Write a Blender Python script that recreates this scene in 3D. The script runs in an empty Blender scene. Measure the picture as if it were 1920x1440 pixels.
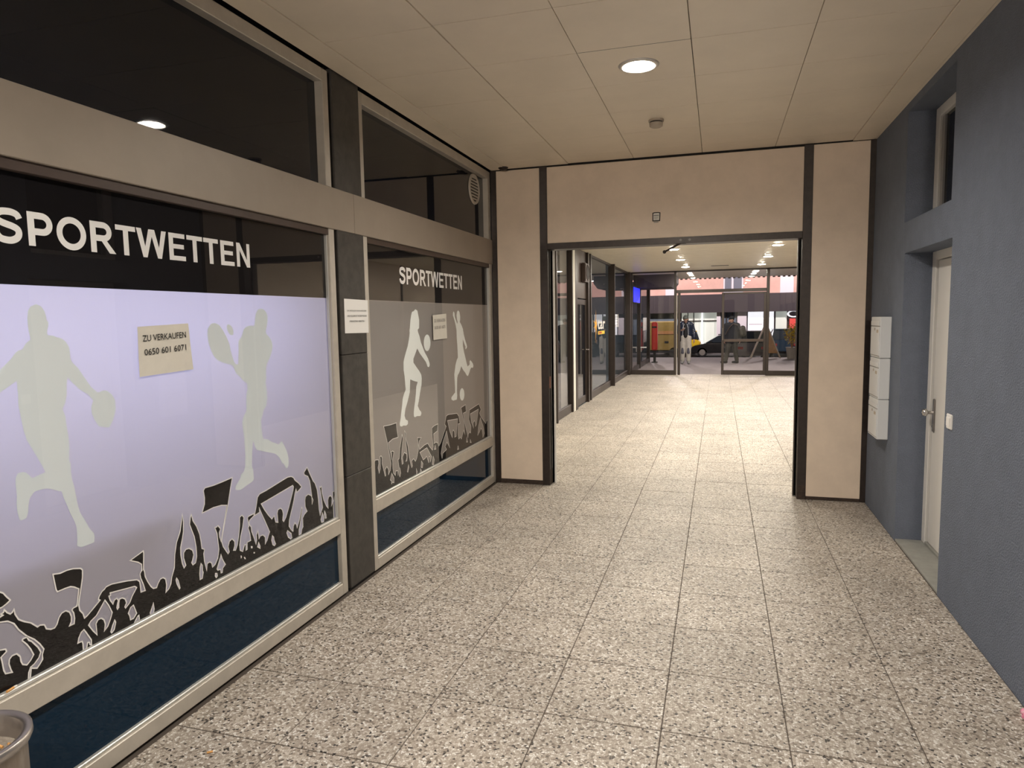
import bpy, bmesh, math, random
from mathutils import Vector, Matrix
from mathutils.geometry import tessellate_polygon

random.seed(7)
C = bpy.context.scene.collection
scene = bpy.context.scene

# ------------------------------------------------------------------ camera, world, exposure
EYE = 1.715
cam_d = bpy.data.cameras.new('camera'); cam = bpy.data.objects.new('camera', cam_d); C.objects.link(cam)
cam_d.sensor_fit = 'HORIZONTAL'; cam_d.sensor_width = 36.0; cam_d.lens = 24.137
cam_d.clip_start = 0.05; cam_d.clip_end = 300
YAW, PITCH, ROLL = 0.292428, -0.0951706, -0.0164137
_f = Vector((-math.sin(YAW) * math.cos(PITCH), math.cos(YAW) * math.cos(PITCH), math.sin(PITCH)))
_r = Vector((math.cos(YAW), math.sin(YAW), 0)); _u = _r.cross(_f)
_r2 = _r * math.cos(ROLL) + _u * math.sin(ROLL); _u2 = _u * math.cos(ROLL) - _r * math.sin(ROLL)
mw = Matrix((_r2, _u2, -_f)).transposed().to_4x4(); mw.translation = Vector((0, 0, EYE))
cam.matrix_world = mw
scene.camera = cam
world = bpy.data.worlds.new('night'); scene.world = world; world.use_nodes = True
bgn = world.node_tree.nodes['Background']; bgn.inputs[0].default_value = (0.012, 0.016, 0.03, 1); bgn.inputs[1].default_value = 1.0
vs = scene.view_settings
vs.view_transform = 'Standard'; vs.look = 'None'; vs.exposure = 0.0; vs.gamma = 1.0; vs.use_curve_mapping = False
NEAR_LAMP = 1000.0        # radiance of the downlights in the near passage
HALL_LAMP = 600.0        # the hall behind the portal is lit much more strongly
CANOPY_LAMP = 420.0
def lamp(name, kind, loc, energy, color, size=0.3, rot=None):
    d = bpy.data.lights.new(name, kind); d.energy = energy; d.color = color
    if kind == 'AREA': d.size = size
    else: d.shadow_soft_size = size
    o = bpy.data.objects.new(name, d); C.objects.link(o); o.location = loc
    if rot: o.rotation_euler = rot
    return o
lamp('unseen_light', 'POINT', (-5.0, 43.0, 6.5), 3000, (1.0, 0.86, 0.84), 0.3)  # unseen street lamps over the road, lighting the facade opposite
lamp('unseen_light', 'POINT', (5.5, 43.0, 6.5), 3000, (1.0, 0.86, 0.84), 0.3)

lamp('unseen_light', 'POINT', (-0.3, -9.5, 2.75), 1150, (1.0, 0.86, 0.70), 0.4)    # unseen fill lamp, added behind the viewer to brighten the portal wall

# ------------------------------------------------------------------ materials
MATS = {}
def nodes_of(name):
    m = bpy.data.materials.new(name); m.use_nodes = True
    nt = m.node_tree; b = nt.nodes['Principled BSDF']
    MATS[name] = m
    return m, nt, b
def link(nt, a, b): nt.links.new(a, b)
def mat(name, col, rough=0.5, metal=0.0, vary=0.0, vscale=6.0, bump=0.0, bscale=200.0, spec=0.5, col2=None, stretch=None):
    m, nt, b = nodes_of(name)
    b.inputs['Base Color'].default_value = (*col, 1); b.inputs['Roughness'].default_value = rough
    b.inputs['Metallic'].default_value = metal; b.inputs['Specular IOR Level'].default_value = spec
    geo = nt.nodes.new('ShaderNodeNewGeometry')
    src = geo.outputs['Position']
    if stretch:
        mp = nt.nodes.new('ShaderNodeMapping'); mp.inputs['Scale'].default_value = stretch
        link(nt, src, mp.inputs['Vector']); src = mp.outputs['Vector']
    if vary > 0:
        n = nt.nodes.new('ShaderNodeTexNoise'); n.inputs['Scale'].default_value = vscale; n.inputs['Detail'].default_value = 6
        n.inputs['Roughness'].default_value = 0.65
        link(nt, src, n.inputs['Vector'])
        mx = nt.nodes.new('ShaderNodeMix'); mx.data_type = 'RGBA'
        c2 = col2 if col2 else tuple(c * (1 - vary) for c in col)
        mx.inputs['A'].default_value = (*[min(1, c * (1 + vary * 0.5)) for c in col], 1); mx.inputs['B'].default_value = (*c2, 1)
        rp = nt.nodes.new('ShaderNodeMapRange'); rp.inputs['From Min'].default_value = 0.35; rp.inputs['From Max'].default_value = 0.7
        link(nt, n.outputs['Fac'], rp.inputs['Value']); link(nt, rp.outputs['Result'], mx.inputs['Factor'])
        link(nt, mx.outputs['Result'], b.inputs['Base Color'])
    if bump > 0:
        n2 = nt.nodes.new('ShaderNodeTexNoise'); n2.inputs['Scale'].default_value = bscale; n2.inputs['Detail'].default_value = 4
        link(nt, src, n2.inputs['Vector'])
        bp = nt.nodes.new('ShaderNodeBump'); bp.inputs['Strength'].default_value = bump; bp.inputs['Distance'].default_value = 0.010 if bump > 0.9 else 0.004
        link(nt, n2.outputs['Fac'], bp.inputs['Height']); link(nt, bp.outputs['Normal'], b.inputs['Normal'])
    return m
def emit(name, col, strength):
    m, nt, b = nodes_of(name)
    b.inputs['Base Color'].default_value = (*col, 1)
    b.inputs['Emission Color'].default_value = (*col, 1); b.inputs['Emission Strength'].default_value = strength
    return m
def glass(name, tint=(1, 1, 1), rough=0.0, ior=1.5):
    m, nt, b = nodes_of(name); nt.nodes.remove(b)
    out = nt.nodes['Material Output']
    fr = nt.nodes.new('ShaderNodeFresnel'); fr.inputs['IOR'].default_value = ior
    tr = nt.nodes.new('ShaderNodeBsdfTransparent'); tr.inputs['Color'].default_value = (*tint, 1)
    gl = nt.nodes.new('ShaderNodeBsdfGlossy'); gl.inputs['Roughness'].default_value = rough
    mx = nt.nodes.new('ShaderNodeMixShader')
    ge = nt.nodes.new('ShaderNodeNewGeometry'); inv = nt.nodes.new('ShaderNodeMath'); inv.operation = 'SUBTRACT'; inv.inputs[0].default_value = 1.0
    mu = nt.nodes.new('ShaderNodeMath'); mu.operation = 'MULTIPLY'
    link(nt, ge.outputs['Backfacing'], inv.inputs[1]); link(nt, inv.outputs[0], mu.inputs[0]); link(nt, fr.outputs[0], mu.inputs[1])   # each outer face of the pane reflects once
    link(nt, mu.outputs[0], mx.inputs[0]); link(nt, tr.outputs[0], mx.inputs[1]); link(nt, gl.outputs[0], mx.inputs[2])
    link(nt, mx.outputs[0], out.inputs['Surface'])
    return m
def film(name, col, amount=0.5):
    m, nt, b = nodes_of(name); nt.nodes.remove(b)
    out = nt.nodes['Material Output']
    d = nt.nodes.new('ShaderNodeBsdfDiffuse'); d.inputs['Color'].default_value = (*col, 1)
    t = nt.nodes.new('ShaderNodeBsdfTranslucent'); t.inputs['Color'].default_value = (*col, 1)
    mx = nt.nodes.new('ShaderNodeMixShader'); mx.inputs[0].default_value = amount
    link(nt, d.outputs[0], mx.inputs[1]); link(nt, t.outputs[0], mx.inputs[2]); link(nt, mx.outputs[0], out.inputs['Surface'])
    return m

def terrazzo():
    m, nt, b = nodes_of('terrazzo')
    geo = nt.nodes.new('ShaderNodeNewGeometry')
    nz = nt.nodes.new('ShaderNodeTexNoise'); nz.inputs['Scale'].default_value = 60; nz.inputs['Detail'].default_value = 2
    link(nt, geo.outputs['Position'], nz.inputs['Vector'])
    add = nt.nodes.new('ShaderNodeVectorMath'); add.operation = 'MULTIPLY_ADD'
    link(nt, nz.outputs['Color'], add.inputs[0]); add.inputs[1].default_value = (0.012, 0.012, 0.0); link(nt, geo.outputs['Position'], add.inputs[2])
    v = nt.nodes.new('ShaderNodeTexVoronoi'); v.inputs['Scale'].default_value = 100; v.voronoi_dimensions = '2D'
    link(nt, add.outputs[0], v.inputs['Vector'])
    sep = nt.nodes.new('ShaderNodeSeparateColor'); link(nt, v.outputs['Color'], sep.inputs[0])
    r = nt.nodes.new('ShaderNodeValToRGB'); cr = r.color_ramp; cr.interpolation = 'LINEAR'
    stops = [(0.0, (0.03, 0.028, 0.028)), (0.055, (0.05, 0.045, 0.043)), (0.075, (0.20, 0.17, 0.14)), (0.18, (0.29, 0.245, 0.20)),
             (0.24, (0.40, 0.345, 0.29)), (0.55, (0.48, 0.425, 0.365)), (0.64, (0.58, 0.53, 0.465)), (0.86, (0.64, 0.59, 0.53)), (0.90, (0.78, 0.75, 0.70)), (1.0, (0.84, 0.82, 0.78))]
    while len(cr.elements) < len(stops): cr.elements.new(0.5)
    for e, (p, c) in zip(cr.elements, stops): e.position = p; e.color = (*c, 1)
    link(nt, sep.outputs[0], r.inputs[0])
    # fine matrix between the chips
    v2 = nt.nodes.new('ShaderNodeTexVoronoi'); v2.feature = 'DISTANCE_TO_EDGE'; v2.inputs['Scale'].default_value = 100; v2.voronoi_dimensions = '2D'
    link(nt, add.outputs[0], v2.inputs['Vector'])
    ed = nt.nodes.new('ShaderNodeMapRange'); ed.inputs['From Min'].default_value = 0.02; ed.inputs['From Max'].default_value = 0.10
    link(nt, v2.outputs['Distance'], ed.inputs['Value'])
    m1 = nt.nodes.new('ShaderNodeMix'); m1.data_type = 'RGBA'; m1.inputs['A'].default_value = (0.27, 0.23, 0.19, 1)
    link(nt, ed.outputs['Result'], m1.inputs['Factor']); link(nt, r.outputs['Color'], m1.inputs['B'])
    # worn, dirtier places
    n3 = nt.nodes.new('ShaderNodeTexNoise'); n3.inputs['Scale'].default_value = 1.6; n3.inputs['Detail'].default_value = 5
    link(nt, geo.outputs['Position'], n3.inputs['Vector'])
    mr = nt.nodes.new('ShaderNodeMapRange'); mr.inputs['From Min'].default_value = 0.3; mr.inputs['From Max'].default_value = 0.7
    mr.inputs['To Min'].default_value = 0.74; mr.inputs['To Max'].default_value = 0.98
    link(nt, n3.outputs['Fac'], mr.inputs['Value'])
    oi = nt.nodes.new('ShaderNodeObjectInfo')
    mr2 = nt.nodes.new('ShaderNodeMapRange'); mr2.inputs['To Min'].default_value = 0.94; mr2.inputs['To Max'].default_value = 1.05
    link(nt, oi.outputs['Random'], mr2.inputs['Value'])
    mu = nt.nodes.new('ShaderNodeMath'); mu.operation = 'MULTIPLY'; link(nt, mr.outputs['Result'], mu.inputs[0]); link(nt, mr2.outputs['Result'], mu.inputs[1])
    vm = nt.nodes.new('ShaderNodeVectorMath'); vm.operation = 'SCALE'
    link(nt, m1.outputs['Result'], vm.inputs[0]); link(nt, mu.outputs[0], vm.inputs['Scale'])
    link(nt, vm.outputs[0], b.inputs['Base Color'])
    b.inputs['Roughness'].default_value = 0.5
    bp = nt.nodes.new('ShaderNodeBump'); bp.inputs['Strength'].default_value = 0.35; bp.inputs['Distance'].default_value = 0.002
    link(nt, ed.outputs['Result'], bp.inputs['Height']); link(nt, bp.outputs['Normal'], b.inputs['Normal'])
    return m
terrazzo()
mat('grout', (0.075, 0.06, 0.05), 0.9)
mat('ceiling_panel', (0.88, 0.78, 0.635), 0.42, 0.0, 0.05, 2.0)
mat('ceiling_void', (0.10, 0.085, 0.07), 0.8)
mat('slat', (0.90, 0.82, 0.66), 0.35, 0.0, 0.05, 3.0)
mat('aluminium', (0.56, 0.52, 0.46), 0.42, 0.35, 0.10, 9.0)
mat('aluminium_bright', (0.62, 0.62, 0.60), 0.35, 0.5)
mat('band_sheet', (0.31, 0.262, 0.215), 0.45, 0.15, 0.06, 4.0)
mat('black_stone', (0.026, 0.024, 0.022), 0.5, 0.0, 0.55, 14.0, 0.15, 60.0, 0.5, (0.062, 0.056, 0.050))
mat('dark_void', (0.008, 0.007, 0.007), 0.8)
mat('tinted_pane', (0.005, 0.007, 0.013), 0.02, 0.0, spec=0.4)
mat('blue_pane', (0.005, 0.020, 0.042), 0.03, 0.0, spec=0.18)
glass('clear_glass')
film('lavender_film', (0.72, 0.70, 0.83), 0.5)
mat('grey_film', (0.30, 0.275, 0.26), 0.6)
mat('black_film', (0.008, 0.007, 0.008), 0.6, spec=0.05)
mat('figure_film', (0.70, 0.77, 0.81), 0.6)
mat('figure_film_white', (0.90, 0.94, 0.92), 0.6)
mat('white_film', (0.92, 0.90, 0.88), 0.6)
mat('letter_film', (0.92, 0.91, 0.90), 0.6)
mat('paper', (0.80, 0.78, 0.74), 0.8, 0, 0.05, 12.0)
mat('paper_cream', (0.68, 0.65, 0.58), 0.8, 0, 0.05, 12.0)
mat('ink', (0.02, 0.02, 0.02), 0.8)
mat('ink_grey', (0.30, 0.29, 0.28), 0.8)
mat('beige_laminate', (0.76, 0.635, 0.515), 0.55, 0, 0.07, 5.0, 0.05, 90.0)
mat('brown_steel', (0.028, 0.019, 0.016), 0.38, 0.2, 0.4, 20.0)
mat('rusty_steel', (0.045, 0.028, 0.02), 0.7, 0.1, 0.6, 40.0)
mat('strike_plate', (0.30, 0.15, 0.11), 0.5, 0.4)
mat('stucco', (0.152, 0.176, 0.228), 0.85, 0, 0.08, 8.0, 1.0, 110.0, 0.3)
mat('plain_plaster', (0.30, 0.29, 0.28), 0.9)
mat('concrete', (0.27, 0.27, 0.25), 0.85, 0, 0.15, 10.0, 0.1, 80.0)
mat('white_lacquer', (0.74, 0.72, 0.69), 0.4)
mat('mailbox_white', (0.66, 0.68, 0.70), 0.4)
mat('gasket', (0.015, 0.015, 0.016), 0.7)
mat('chrome', (0.72, 0.70, 0.68), 0.22, 1.0)
mat('satin_steel', (0.42, 0.39, 0.37), 0.35, 0.9)
mat('plastic_white', (0.82, 0.81, 0.79), 0.35)
mat('plastic_aged', (0.46, 0.39, 0.31), 0.5)
mat('lamp_trim', (0.70, 0.67, 0.62), 0.3, 0.4)
mat('reflector', (0.85, 0.84, 0.82), 0.25, 0.9)
emit('lamp_glow', (1.0, 0.92, 0.81), NEAR_LAMP)
emit('hall_glow', (1.0, 0.92, 0.78), HALL_LAMP)
emit('canopy_glow', (1.0, 0.92, 0.84), CANOPY_LAMP)
mat('brown_frame', (0.032, 0.022, 0.018), 0.4, 0.1, 0.2, 10.0)
mat('brown_panel', (0.060, 0.040, 0.032), 0.45, 0.1, 0.15, 6.0)
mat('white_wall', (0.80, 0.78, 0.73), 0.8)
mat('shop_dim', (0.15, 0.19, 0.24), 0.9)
mat('galvanised', (0.30, 0.27, 0.24), 0.42, 0.75, 0.35, 18.0, 0.05, 60.0, 0.5, (0.20, 0.16, 0.13), (1, 1, 0.15))
mat('sand', (0.33, 0.29, 0.24), 0.95, 0, 0.4, 60.0, 0.6, 300.0)
mat('butt_filter', (0.72, 0.38, 0.13), 0.8, 0, 0.2, 200.0)
mat('butt_paper', (0.82, 0.79, 0.74), 0.8)
mat('pink_wool', (0.62, 0.10, 0.26), 0.9, 0, 0.6, 90.0, 0.6, 200.0, 0.3, (0.80, 0.62, 0.66))
mat('skin', (0.50, 0.30, 0.22), 0.55)
mat('navy_quilt', (0.012, 0.019, 0.042), 0.35, 0, 0.3, 20.0)
mat('black_cloth', (0.012, 0.012, 0.014), 0.8)
mat('work_grey', (0.56, 0.53, 0.48), 0.85, 0, 0.12, 14.0)
mat('patch_grey', (0.11, 0.11, 0.14), 0.85)
mat('cap_pattern', (0.03, 0.035, 0.033), 0.85, 0, 0.5, 40.0, 0, 1, 0.3, (0.13, 0.14, 0.125))
mat('shoe_grey', (0.28, 0.28, 0.27), 0.7, 0, 0.3, 30.0)
mat('piping', (0.55, 0.58, 0.62), 0.4)
mat('anthracite_cloth', (0.020, 0.021, 0.026), 0.85)
mat('olive_cloth', (0.038, 0.036, 0.030), 0.85)
mat('car_black', (0.008, 0.008, 0.009), 0.12, 0.0, spec=0.8)
mat('car_plum', (0.045, 0.035, 0.045), 0.2, 0.3)
mat('car_blue', (0.03, 0.055, 0.085), 0.2, 0.3)
mat('car_yellow', (0.62, 0.42, 0.02), 0.35)
mat('van_ochre', (0.24, 0.165, 0.04), 0.5, 0, 0.15, 3.0)
mat('car_glass', (0.02, 0.025, 0.03), 0.05, 0.0, spec=0.9)
mat('tyre', (0.012, 0.012, 0.012), 0.85)
emit('tail_red', (0.3, 0.01, 0.01), 0.08)
mat('red_lacquer', (0.45, 0.02, 0.012), 0.35)
mat('asphalt', (0.055, 0.052, 0.055), 0.85, 0, 0.2, 8.0)
mat('paving_out', (0.23, 0.20, 0.20), 0.75, 0, 0.15, 6.0)
mat('kerb', (0.20, 0.18, 0.18), 0.8)
mat('facade_pink', (0.72, 0.44, 0.38), 0.8, 0, 0.12, 1.5)
mat('facade_white', (0.78, 0.74, 0.80), 0.7)
mat('fascia_dark', (0.040, 0.030, 0.036), 0.7)
emit('shop_light', (0.62, 0.66, 0.60), 0.42)
emit('shop_light_white', (0.95, 0.95, 1.0), 0.95)
emit('sign_blue', (0.02, 0.03, 0.9), 1.1)
emit('sign_red', (0.6, 0.06, 0.05), 0.4)
mat('window_grey', (0.20, 0.21, 0.26), 0.15, spec=0.8)
mat('wood_board', (0.35, 0.17, 0.06), 0.6, 0, 0.25, 12.0)
mat('wood_pale', (0.50, 0.42, 0.34), 0.6)
mat('leaf_yellow', (0.62, 0.44, 0.02), 0.6, 0, 0.4, 20.0)
mat('terracotta', (0.30, 0.26, 0.22), 0.8)
mat('star_orange', (0.80, 0.40, 0.04), 0.5)
mat('star_yellow', (0.78, 0.55, 0.06), 0.5)

# ------------------------------------------------------------------ mesh helpers
class MB:
    def __init__(s): s.v = []; s.f = []
    def add(s, vs, fs):
        n = len(s.v); s.v += [tuple(v) for v in vs]; s.f += [tuple(i + n for i in f) for f in fs]; return s
    def box(s, x0, x1, y0, y1, z0, z1):
        return s.add([(x0, y0, z0), (x1, y0, z0), (x1, y1, z0), (x0, y1, z0), (x0, y0, z1), (x1, y0, z1), (x1, y1, z1), (x0, y1, z1)],
                     [(0, 3, 2, 1), (4, 5, 6, 7), (0, 1, 5, 4), (1, 2, 6, 5), (2, 3, 7, 6), (3, 0, 4, 7)])
    def tube(s, a, b, r0, r1=None, n=14, caps=True):
        a = Vector(a); b = Vector(b); r1 = r0 if r1 is None else r1
        d = (b - a).normalized(); t = d.orthogonal().normalized(); u = d.cross(t)
        vs = []
        for p, r in ((a, r0), (b, r1)):
            for i in range(n):
                w = 2 * math.pi * i / n; vs.append(p + (t * math.cos(w) + u * math.sin(w)) * r)
        fs = [(i, (i + 1) % n, n + (i + 1) % n, n + i) for i in range(n)]
        if caps: fs += [tuple(range(n - 1, -1, -1)), tuple(range(n, 2 * n))]
        return s.add(vs, fs)
    def path(s, pts, r, n=8):
        for a, b in zip(pts, pts[1:]): s.tube(a, b, r, r, n)
        return s
    def lathe(s, prof, c=(0, 0, 0), n=32, close=False):
        vs = []; fs = []
        for (r, z) in prof:
            for i in range(n):
                w = 2 * math.pi * i / n; vs.append((c[0] + r * math.cos(w), c[1] + r * math.sin(w), c[2] + z))
        m = len(prof)
        for j in range(m - 1):
            for i in range(n): fs.append((j * n + i, j * n + (i + 1) % n, (j + 1) * n + (i + 1) % n, (j + 1) * n + i))
        if close:
            fs.append(tuple(range(n - 1, -1, -1))); fs.append(tuple(range((m - 1) * n, m * n)))
        return s.add(vs, fs)
    def ball(s, c, rx, ry=None, rz=None, n=14, m=8):
        ry = rx if ry is None else ry; rz = rx if rz is None else rz
        vs = [(c[0], c[1], c[2] - rz)]
        for j in range(1, m):
            a = -math.pi / 2 + math.pi * j / m
            for i in range(n):
                w = 2 * math.pi * i / n
                vs.append((c[0] + rx * math.cos(a) * math.cos(w), c[1] + ry * math.cos(a) * math.sin(w), c[2] + rz * math.sin(a)))
        vs.append((c[0], c[1], c[2] + rz)); top = len(vs) - 1
        fs = [(0, 1 + (i + 1) % n, 1 + i) for i in range(n)]
        for j in range(m - 2):
            for i in range(n): fs.append((1 + j * n + i, 1 + j * n + (i + 1) % n, 1 + (j + 1) * n + (i + 1) % n, 1 + (j + 1) * n + i))
        o = 1 + (m - 2) * n
        fs += [(o + i, o + (i + 1) % n, top) for i in range(n)]
        return s.add(vs, fs)
    def prism(s, pts, to3, t0, t1):
        """closed 2-D outline extruded; to3(u, v, t) -> point"""
        n = len(pts); vs = [to3(u, v, t0) for u, v in pts] + [to3(u, v, t1) for u, v in pts]
        tri = tessellate_polygon([[Vector((u, v, 0)) for u, v in pts]])
        fs = [tuple(t) for t in tri] + [tuple(n + i for i in reversed(t)) for t in tri]
        fs += [(i, (i + 1) % n, n + (i + 1) % n, n + i) for i in range(n)]
        return s.add(vs, fs)
    def build(s, name, material, parent=None, bevel=0.0, smooth=False, seg=1):
        me = bpy.data.meshes.new(name); me.from_pydata(s.v, [], s.f)
        bm = bmesh.new(); bm.from_mesh(me)
        bmesh.ops.recalc_face_normals(bm, faces=bm.faces)
        if bevel > 0:
            es = [e for e in bm.edges if len(e.link_faces) == 2 and e.calc_face_angle(0) > 0.5]
            bmesh.ops.bevel(bm, geom=es, offset=bevel, segments=seg, affect='EDGES', clamp_overlap=True)
        if smooth:
            for f in bm.faces: f.smooth = True
        bm.to_mesh(me); bm.free()
        return put(name, me, material, parent)
def put(name, me, material, parent=None):
    if isinstance(material, str): material = MATS[material]
    me.materials.clear(); me.materials.append(material)
    if parent is not None:
        off = Vector(parent.location); p = parent.parent
        while p is not None: off += Vector(p.location); p = p.parent
        if off.length > 0: me.transform(Matrix.Translation(-off))
    o = bpy.data.objects.new(name, me); C.objects.link(o)
    if parent is not None: o.parent = parent
    return o
def tag(o, label=None, cat=None, group=None, kind=None):
    if label: o['label'] = label
    if cat: o['category'] = cat
    if group: o['group'] = group
    if kind: o['kind'] = kind
    return o
def thing(name, loc, label, cat, group=None, kind=None):
    o = bpy.data.objects.new(name, None); o.empty_display_size = 0.1; C.objects.link(o); o.location = loc
    return tag(o, label, cat, group, kind)
def struct(name, loc, label):
    o = bpy.data.objects.new(name, None); o.empty_display_size = 0.1; C.objects.link(o); o.location = loc
    return tag(o, label, None, None, 'structure')
def flat(name, loops, to3, material, parent, t=0.0):
    """a thin sheet cut to an outline with holes"""
    tri = tessellate_polygon([[Vector((u, v, 0)) for u, v in lp] for lp in loops])
    vs = [to3(u, v, t) for lp in loops for u, v in lp]
    m = MB(); m.add(vs, [tuple(x) for x in tri])
    return m.build(name, material, parent)
def ribbon(mb, pts, w, to3, t, closed=True, wv=None):
    """a flat band of width w along a 2-D line, mitred at the corners"""
    n = len(pts); P = [Vector(p) for p in pts]; L = []; Rr = []
    for i in range(n):
        a = P[i - 1] if (closed or i > 0) else None
        c = P[(i + 1) % n] if (closed or i < n - 1) else None
        d1 = (P[i] - a).normalized() if a is not None and (P[i] - a).length > 1e-9 else None
        d2 = (c - P[i]).normalized() if c is not None and (c - P[i]).length > 1e-9 else None
        if d1 is None: d1 = d2
        if d2 is None: d2 = d1
        n1 = Vector((-d1.y, d1.x)); n2 = Vector((-d2.y, d2.x)); nn = n1 + n2
        if nn.length < 1e-6: nn = n1
        nn.normalize(); k = 1.0 / max(0.45, nn.dot(n1))
        ww = w if wv is None else wv[i]
        L.append(P[i] + nn * ww * 0.5 * k); Rr.append(P[i] - nn * ww * 0.5 * k)
    vs = [to3(p.x, p.y, t) for p in L] + [to3(p.x, p.y, t) for p in Rr]
    m = n if closed else n - 1
    fs = [(i, (i + 1) % n, n + (i + 1) % n, n + i) for i in range(m)]
    mb.add(vs, fs)
def spline(pts, k=5, closed=False):
    out = []; n = len(pts); rng = range(n) if closed else range(n - 1)
    g = lambda i: Vector(pts[i % n]) if closed else Vector(pts[max(0, min(n - 1, i))])
    for i in rng:
        p0, p1, p2, p3 = g(i - 1), g(i), g(i + 1), g(i + 2)
        for j in range(k):
            t = j / k
            out.append(tuple(0.5 * ((2 * p1) + (p2 - p0) * t + (2 * p0 - 5 * p1 + 4 * p2 - p3) * t * t + (3 * p1 - p0 - 3 * p2 + p3) * t ** 3)))
    if not closed: out.append(tuple(pts[-1]))
    return out
def on_left(x): return lambda u, v, t: (x + t, u, v)         # sheet facing +X, u along +Y, v up
def on_end(y): return lambda u, v, t: (u, y - t, v)           # sheet facing -Y, u along +X, v up
def text_mesh(name, s, to3, u0, v0, width, height, material, parent, bold=0.0, shear=0.0):
    cu = bpy.data.curves.new('t', 'FONT'); cu.body = s; cu.size = 1.0; cu.offset = bold; cu.resolution_u = 3
    o = bpy.data.objects.new('t', cu); C.objects.link(o)
    dg = bpy.context.evaluated_depsgraph_get(); dg.update()
    me = bpy.data.meshes.new_from_object(o.evaluated_get(dg))
    bpy.data.objects.remove(o); bpy.data.curves.remove(cu)
    xs = [v.co.x for v in me.vertices]; ys = [v.co.y for v in me.vertices]
    x0, x1, y0, y1 = min(xs), max(xs), min(ys), max(ys)
    for v in me.vertices:
        a = (v.co.x - x0) / (x1 - x0); u = u0 + a * width; w = v0 + (v.co.y - y0) / (y1 - y0) * height + a * shear
        v.co = to3(u, w, 0)
    me.name = name
    return put(name, me, material, parent)
def blob(name, caps, material, parent, voxel=0.018, smooth=6):
    """one continuous skin grown over tapered capsules (p0, r0, p1, r1)"""
    mb = MB()
    for p0, r0, p1, r1 in caps:
        p0 = Vector(p0); p1 = Vector(p1)
        if (p1 - p0).length > 1e-5: mb.tube(p0, p1, r0, r1, 14)
        mb.ball(p0, r0); mb.ball(p1, r1)
    me = bpy.data.meshes.new('tmp'); me.from_pydata(mb.v, [], mb.f)
    bm = bmesh.new(); bm.from_mesh(me); bmesh.ops.recalc_face_normals(bm, faces=bm.faces); bm.to_mesh(me); bm.free()
    o = bpy.data.objects.new('tmp', me); C.objects.link(o)
    md = o.modifiers.new('r', 'REMESH'); md.mode = 'VOXEL'; md.voxel_size = voxel; md.use_smooth_shade = True
    ms = o.modifiers.new('s', 'SMOOTH'); ms.iterations = smooth; ms.factor = 0.5
    dg = bpy.context.evaluated_depsgraph_get(); dg.update()
    out = bpy.data.meshes.new_from_object(o.evaluated_get(dg)); out.name = name
    bpy.data.objects.remove(o); bpy.data.meshes.remove(me)
    for p in out.polygons: p.use_smooth = True
    return put(name, out, material, parent)

# ------------------------------------------------------------------ dimensions (metres)
XL, XR = -2.224, 1.292          # shop front and stucco wall of the near passage
YE = 6.745                      # front of the portal wall
ZC, ZH = 3.21, 3.0              # ceiling heights: passage, hall
XH, XHR, YF = -2.55, 2.74, 20.5 # hall: left shop fronts, right wall, glazed far wall
YB = -2.5                       # the passage runs on behind the viewer

# ------------------------------------------------------------------ floor of slabs
floor = struct('floor', (0, 0, 0), 'speckled exposed-aggregate floor of square half-metre slabs with dark joints')
MB().box(-2.60, 2.80, YB, 20.8, -0.12, -0.0035).build('bedding', 'grout', floor)
T = 0.5; X0 = -2.2086; Y0 = 4.26; g = 0.0016
def slab_mesh(w, d):
    m = MB().box(0.0020, w - 0.0020, 0.0030, d - 0.0030, -0.03, 0.0)
    me = bpy.data.meshes.new('slab'); me.from_pydata(m.v, [], m.f)
    bm = bmesh.new(); bm.from_mesh(me); bmesh.ops.recalc_face_normals(bm, faces=bm.faces)
    es = [e for e in bm.edges if all(v.co.z > -0.001 for v in e.verts)]
    bmesh.ops.bevel(bm, geom=es, offset=0.0018, segments=1, affect='EDGES'); bm.to_mesh(me); bm.free()
    me.materials.append(MATS['terrazzo']); return me
slab_cache = {}
rest = MB()
def slab(x0, x1, y0, y1, joined=False):
    w, d = round(x1 - x0, 4), round(y1 - y0, 4)
    if joined:
        rest.box(x0 + g, x1 - g, y0 + g, y1 - g, -0.03, random.uniform(-0.0006, 0.0)); return
    me = slab_cache.get((w, d))
    if me is None: me = slab_cache[(w, d)] = slab_mesh(w, d)
    o = bpy.data.objects.new('slab', me); C.objects.link(o); o.parent = floor
    o.location = (x0, y0, random.uniform(-0.0009, 0.0))
j = -12
while Y0 + j * T < YE - 0.02:
    for i in range(7):
        slab(X0 + i * T, X0 + (i + 1) * T, Y0 + j * T, Y0 + (j + 1) * T)
    j += 1
xs = [XH] + [X0 + i * T for i in range(0, 10)] + [XHR]
while Y0 + j * T < 20.5:
    y0 = Y0 + j * T
    for a, b in zip(xs, xs[1:]): slab(a, b, y0, y0 + T, joined=(y0 > 12.7))
    j += 1
o = rest.build('slab_field', 'terrazzo', floor); o['kind'] = 'stuff'

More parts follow.
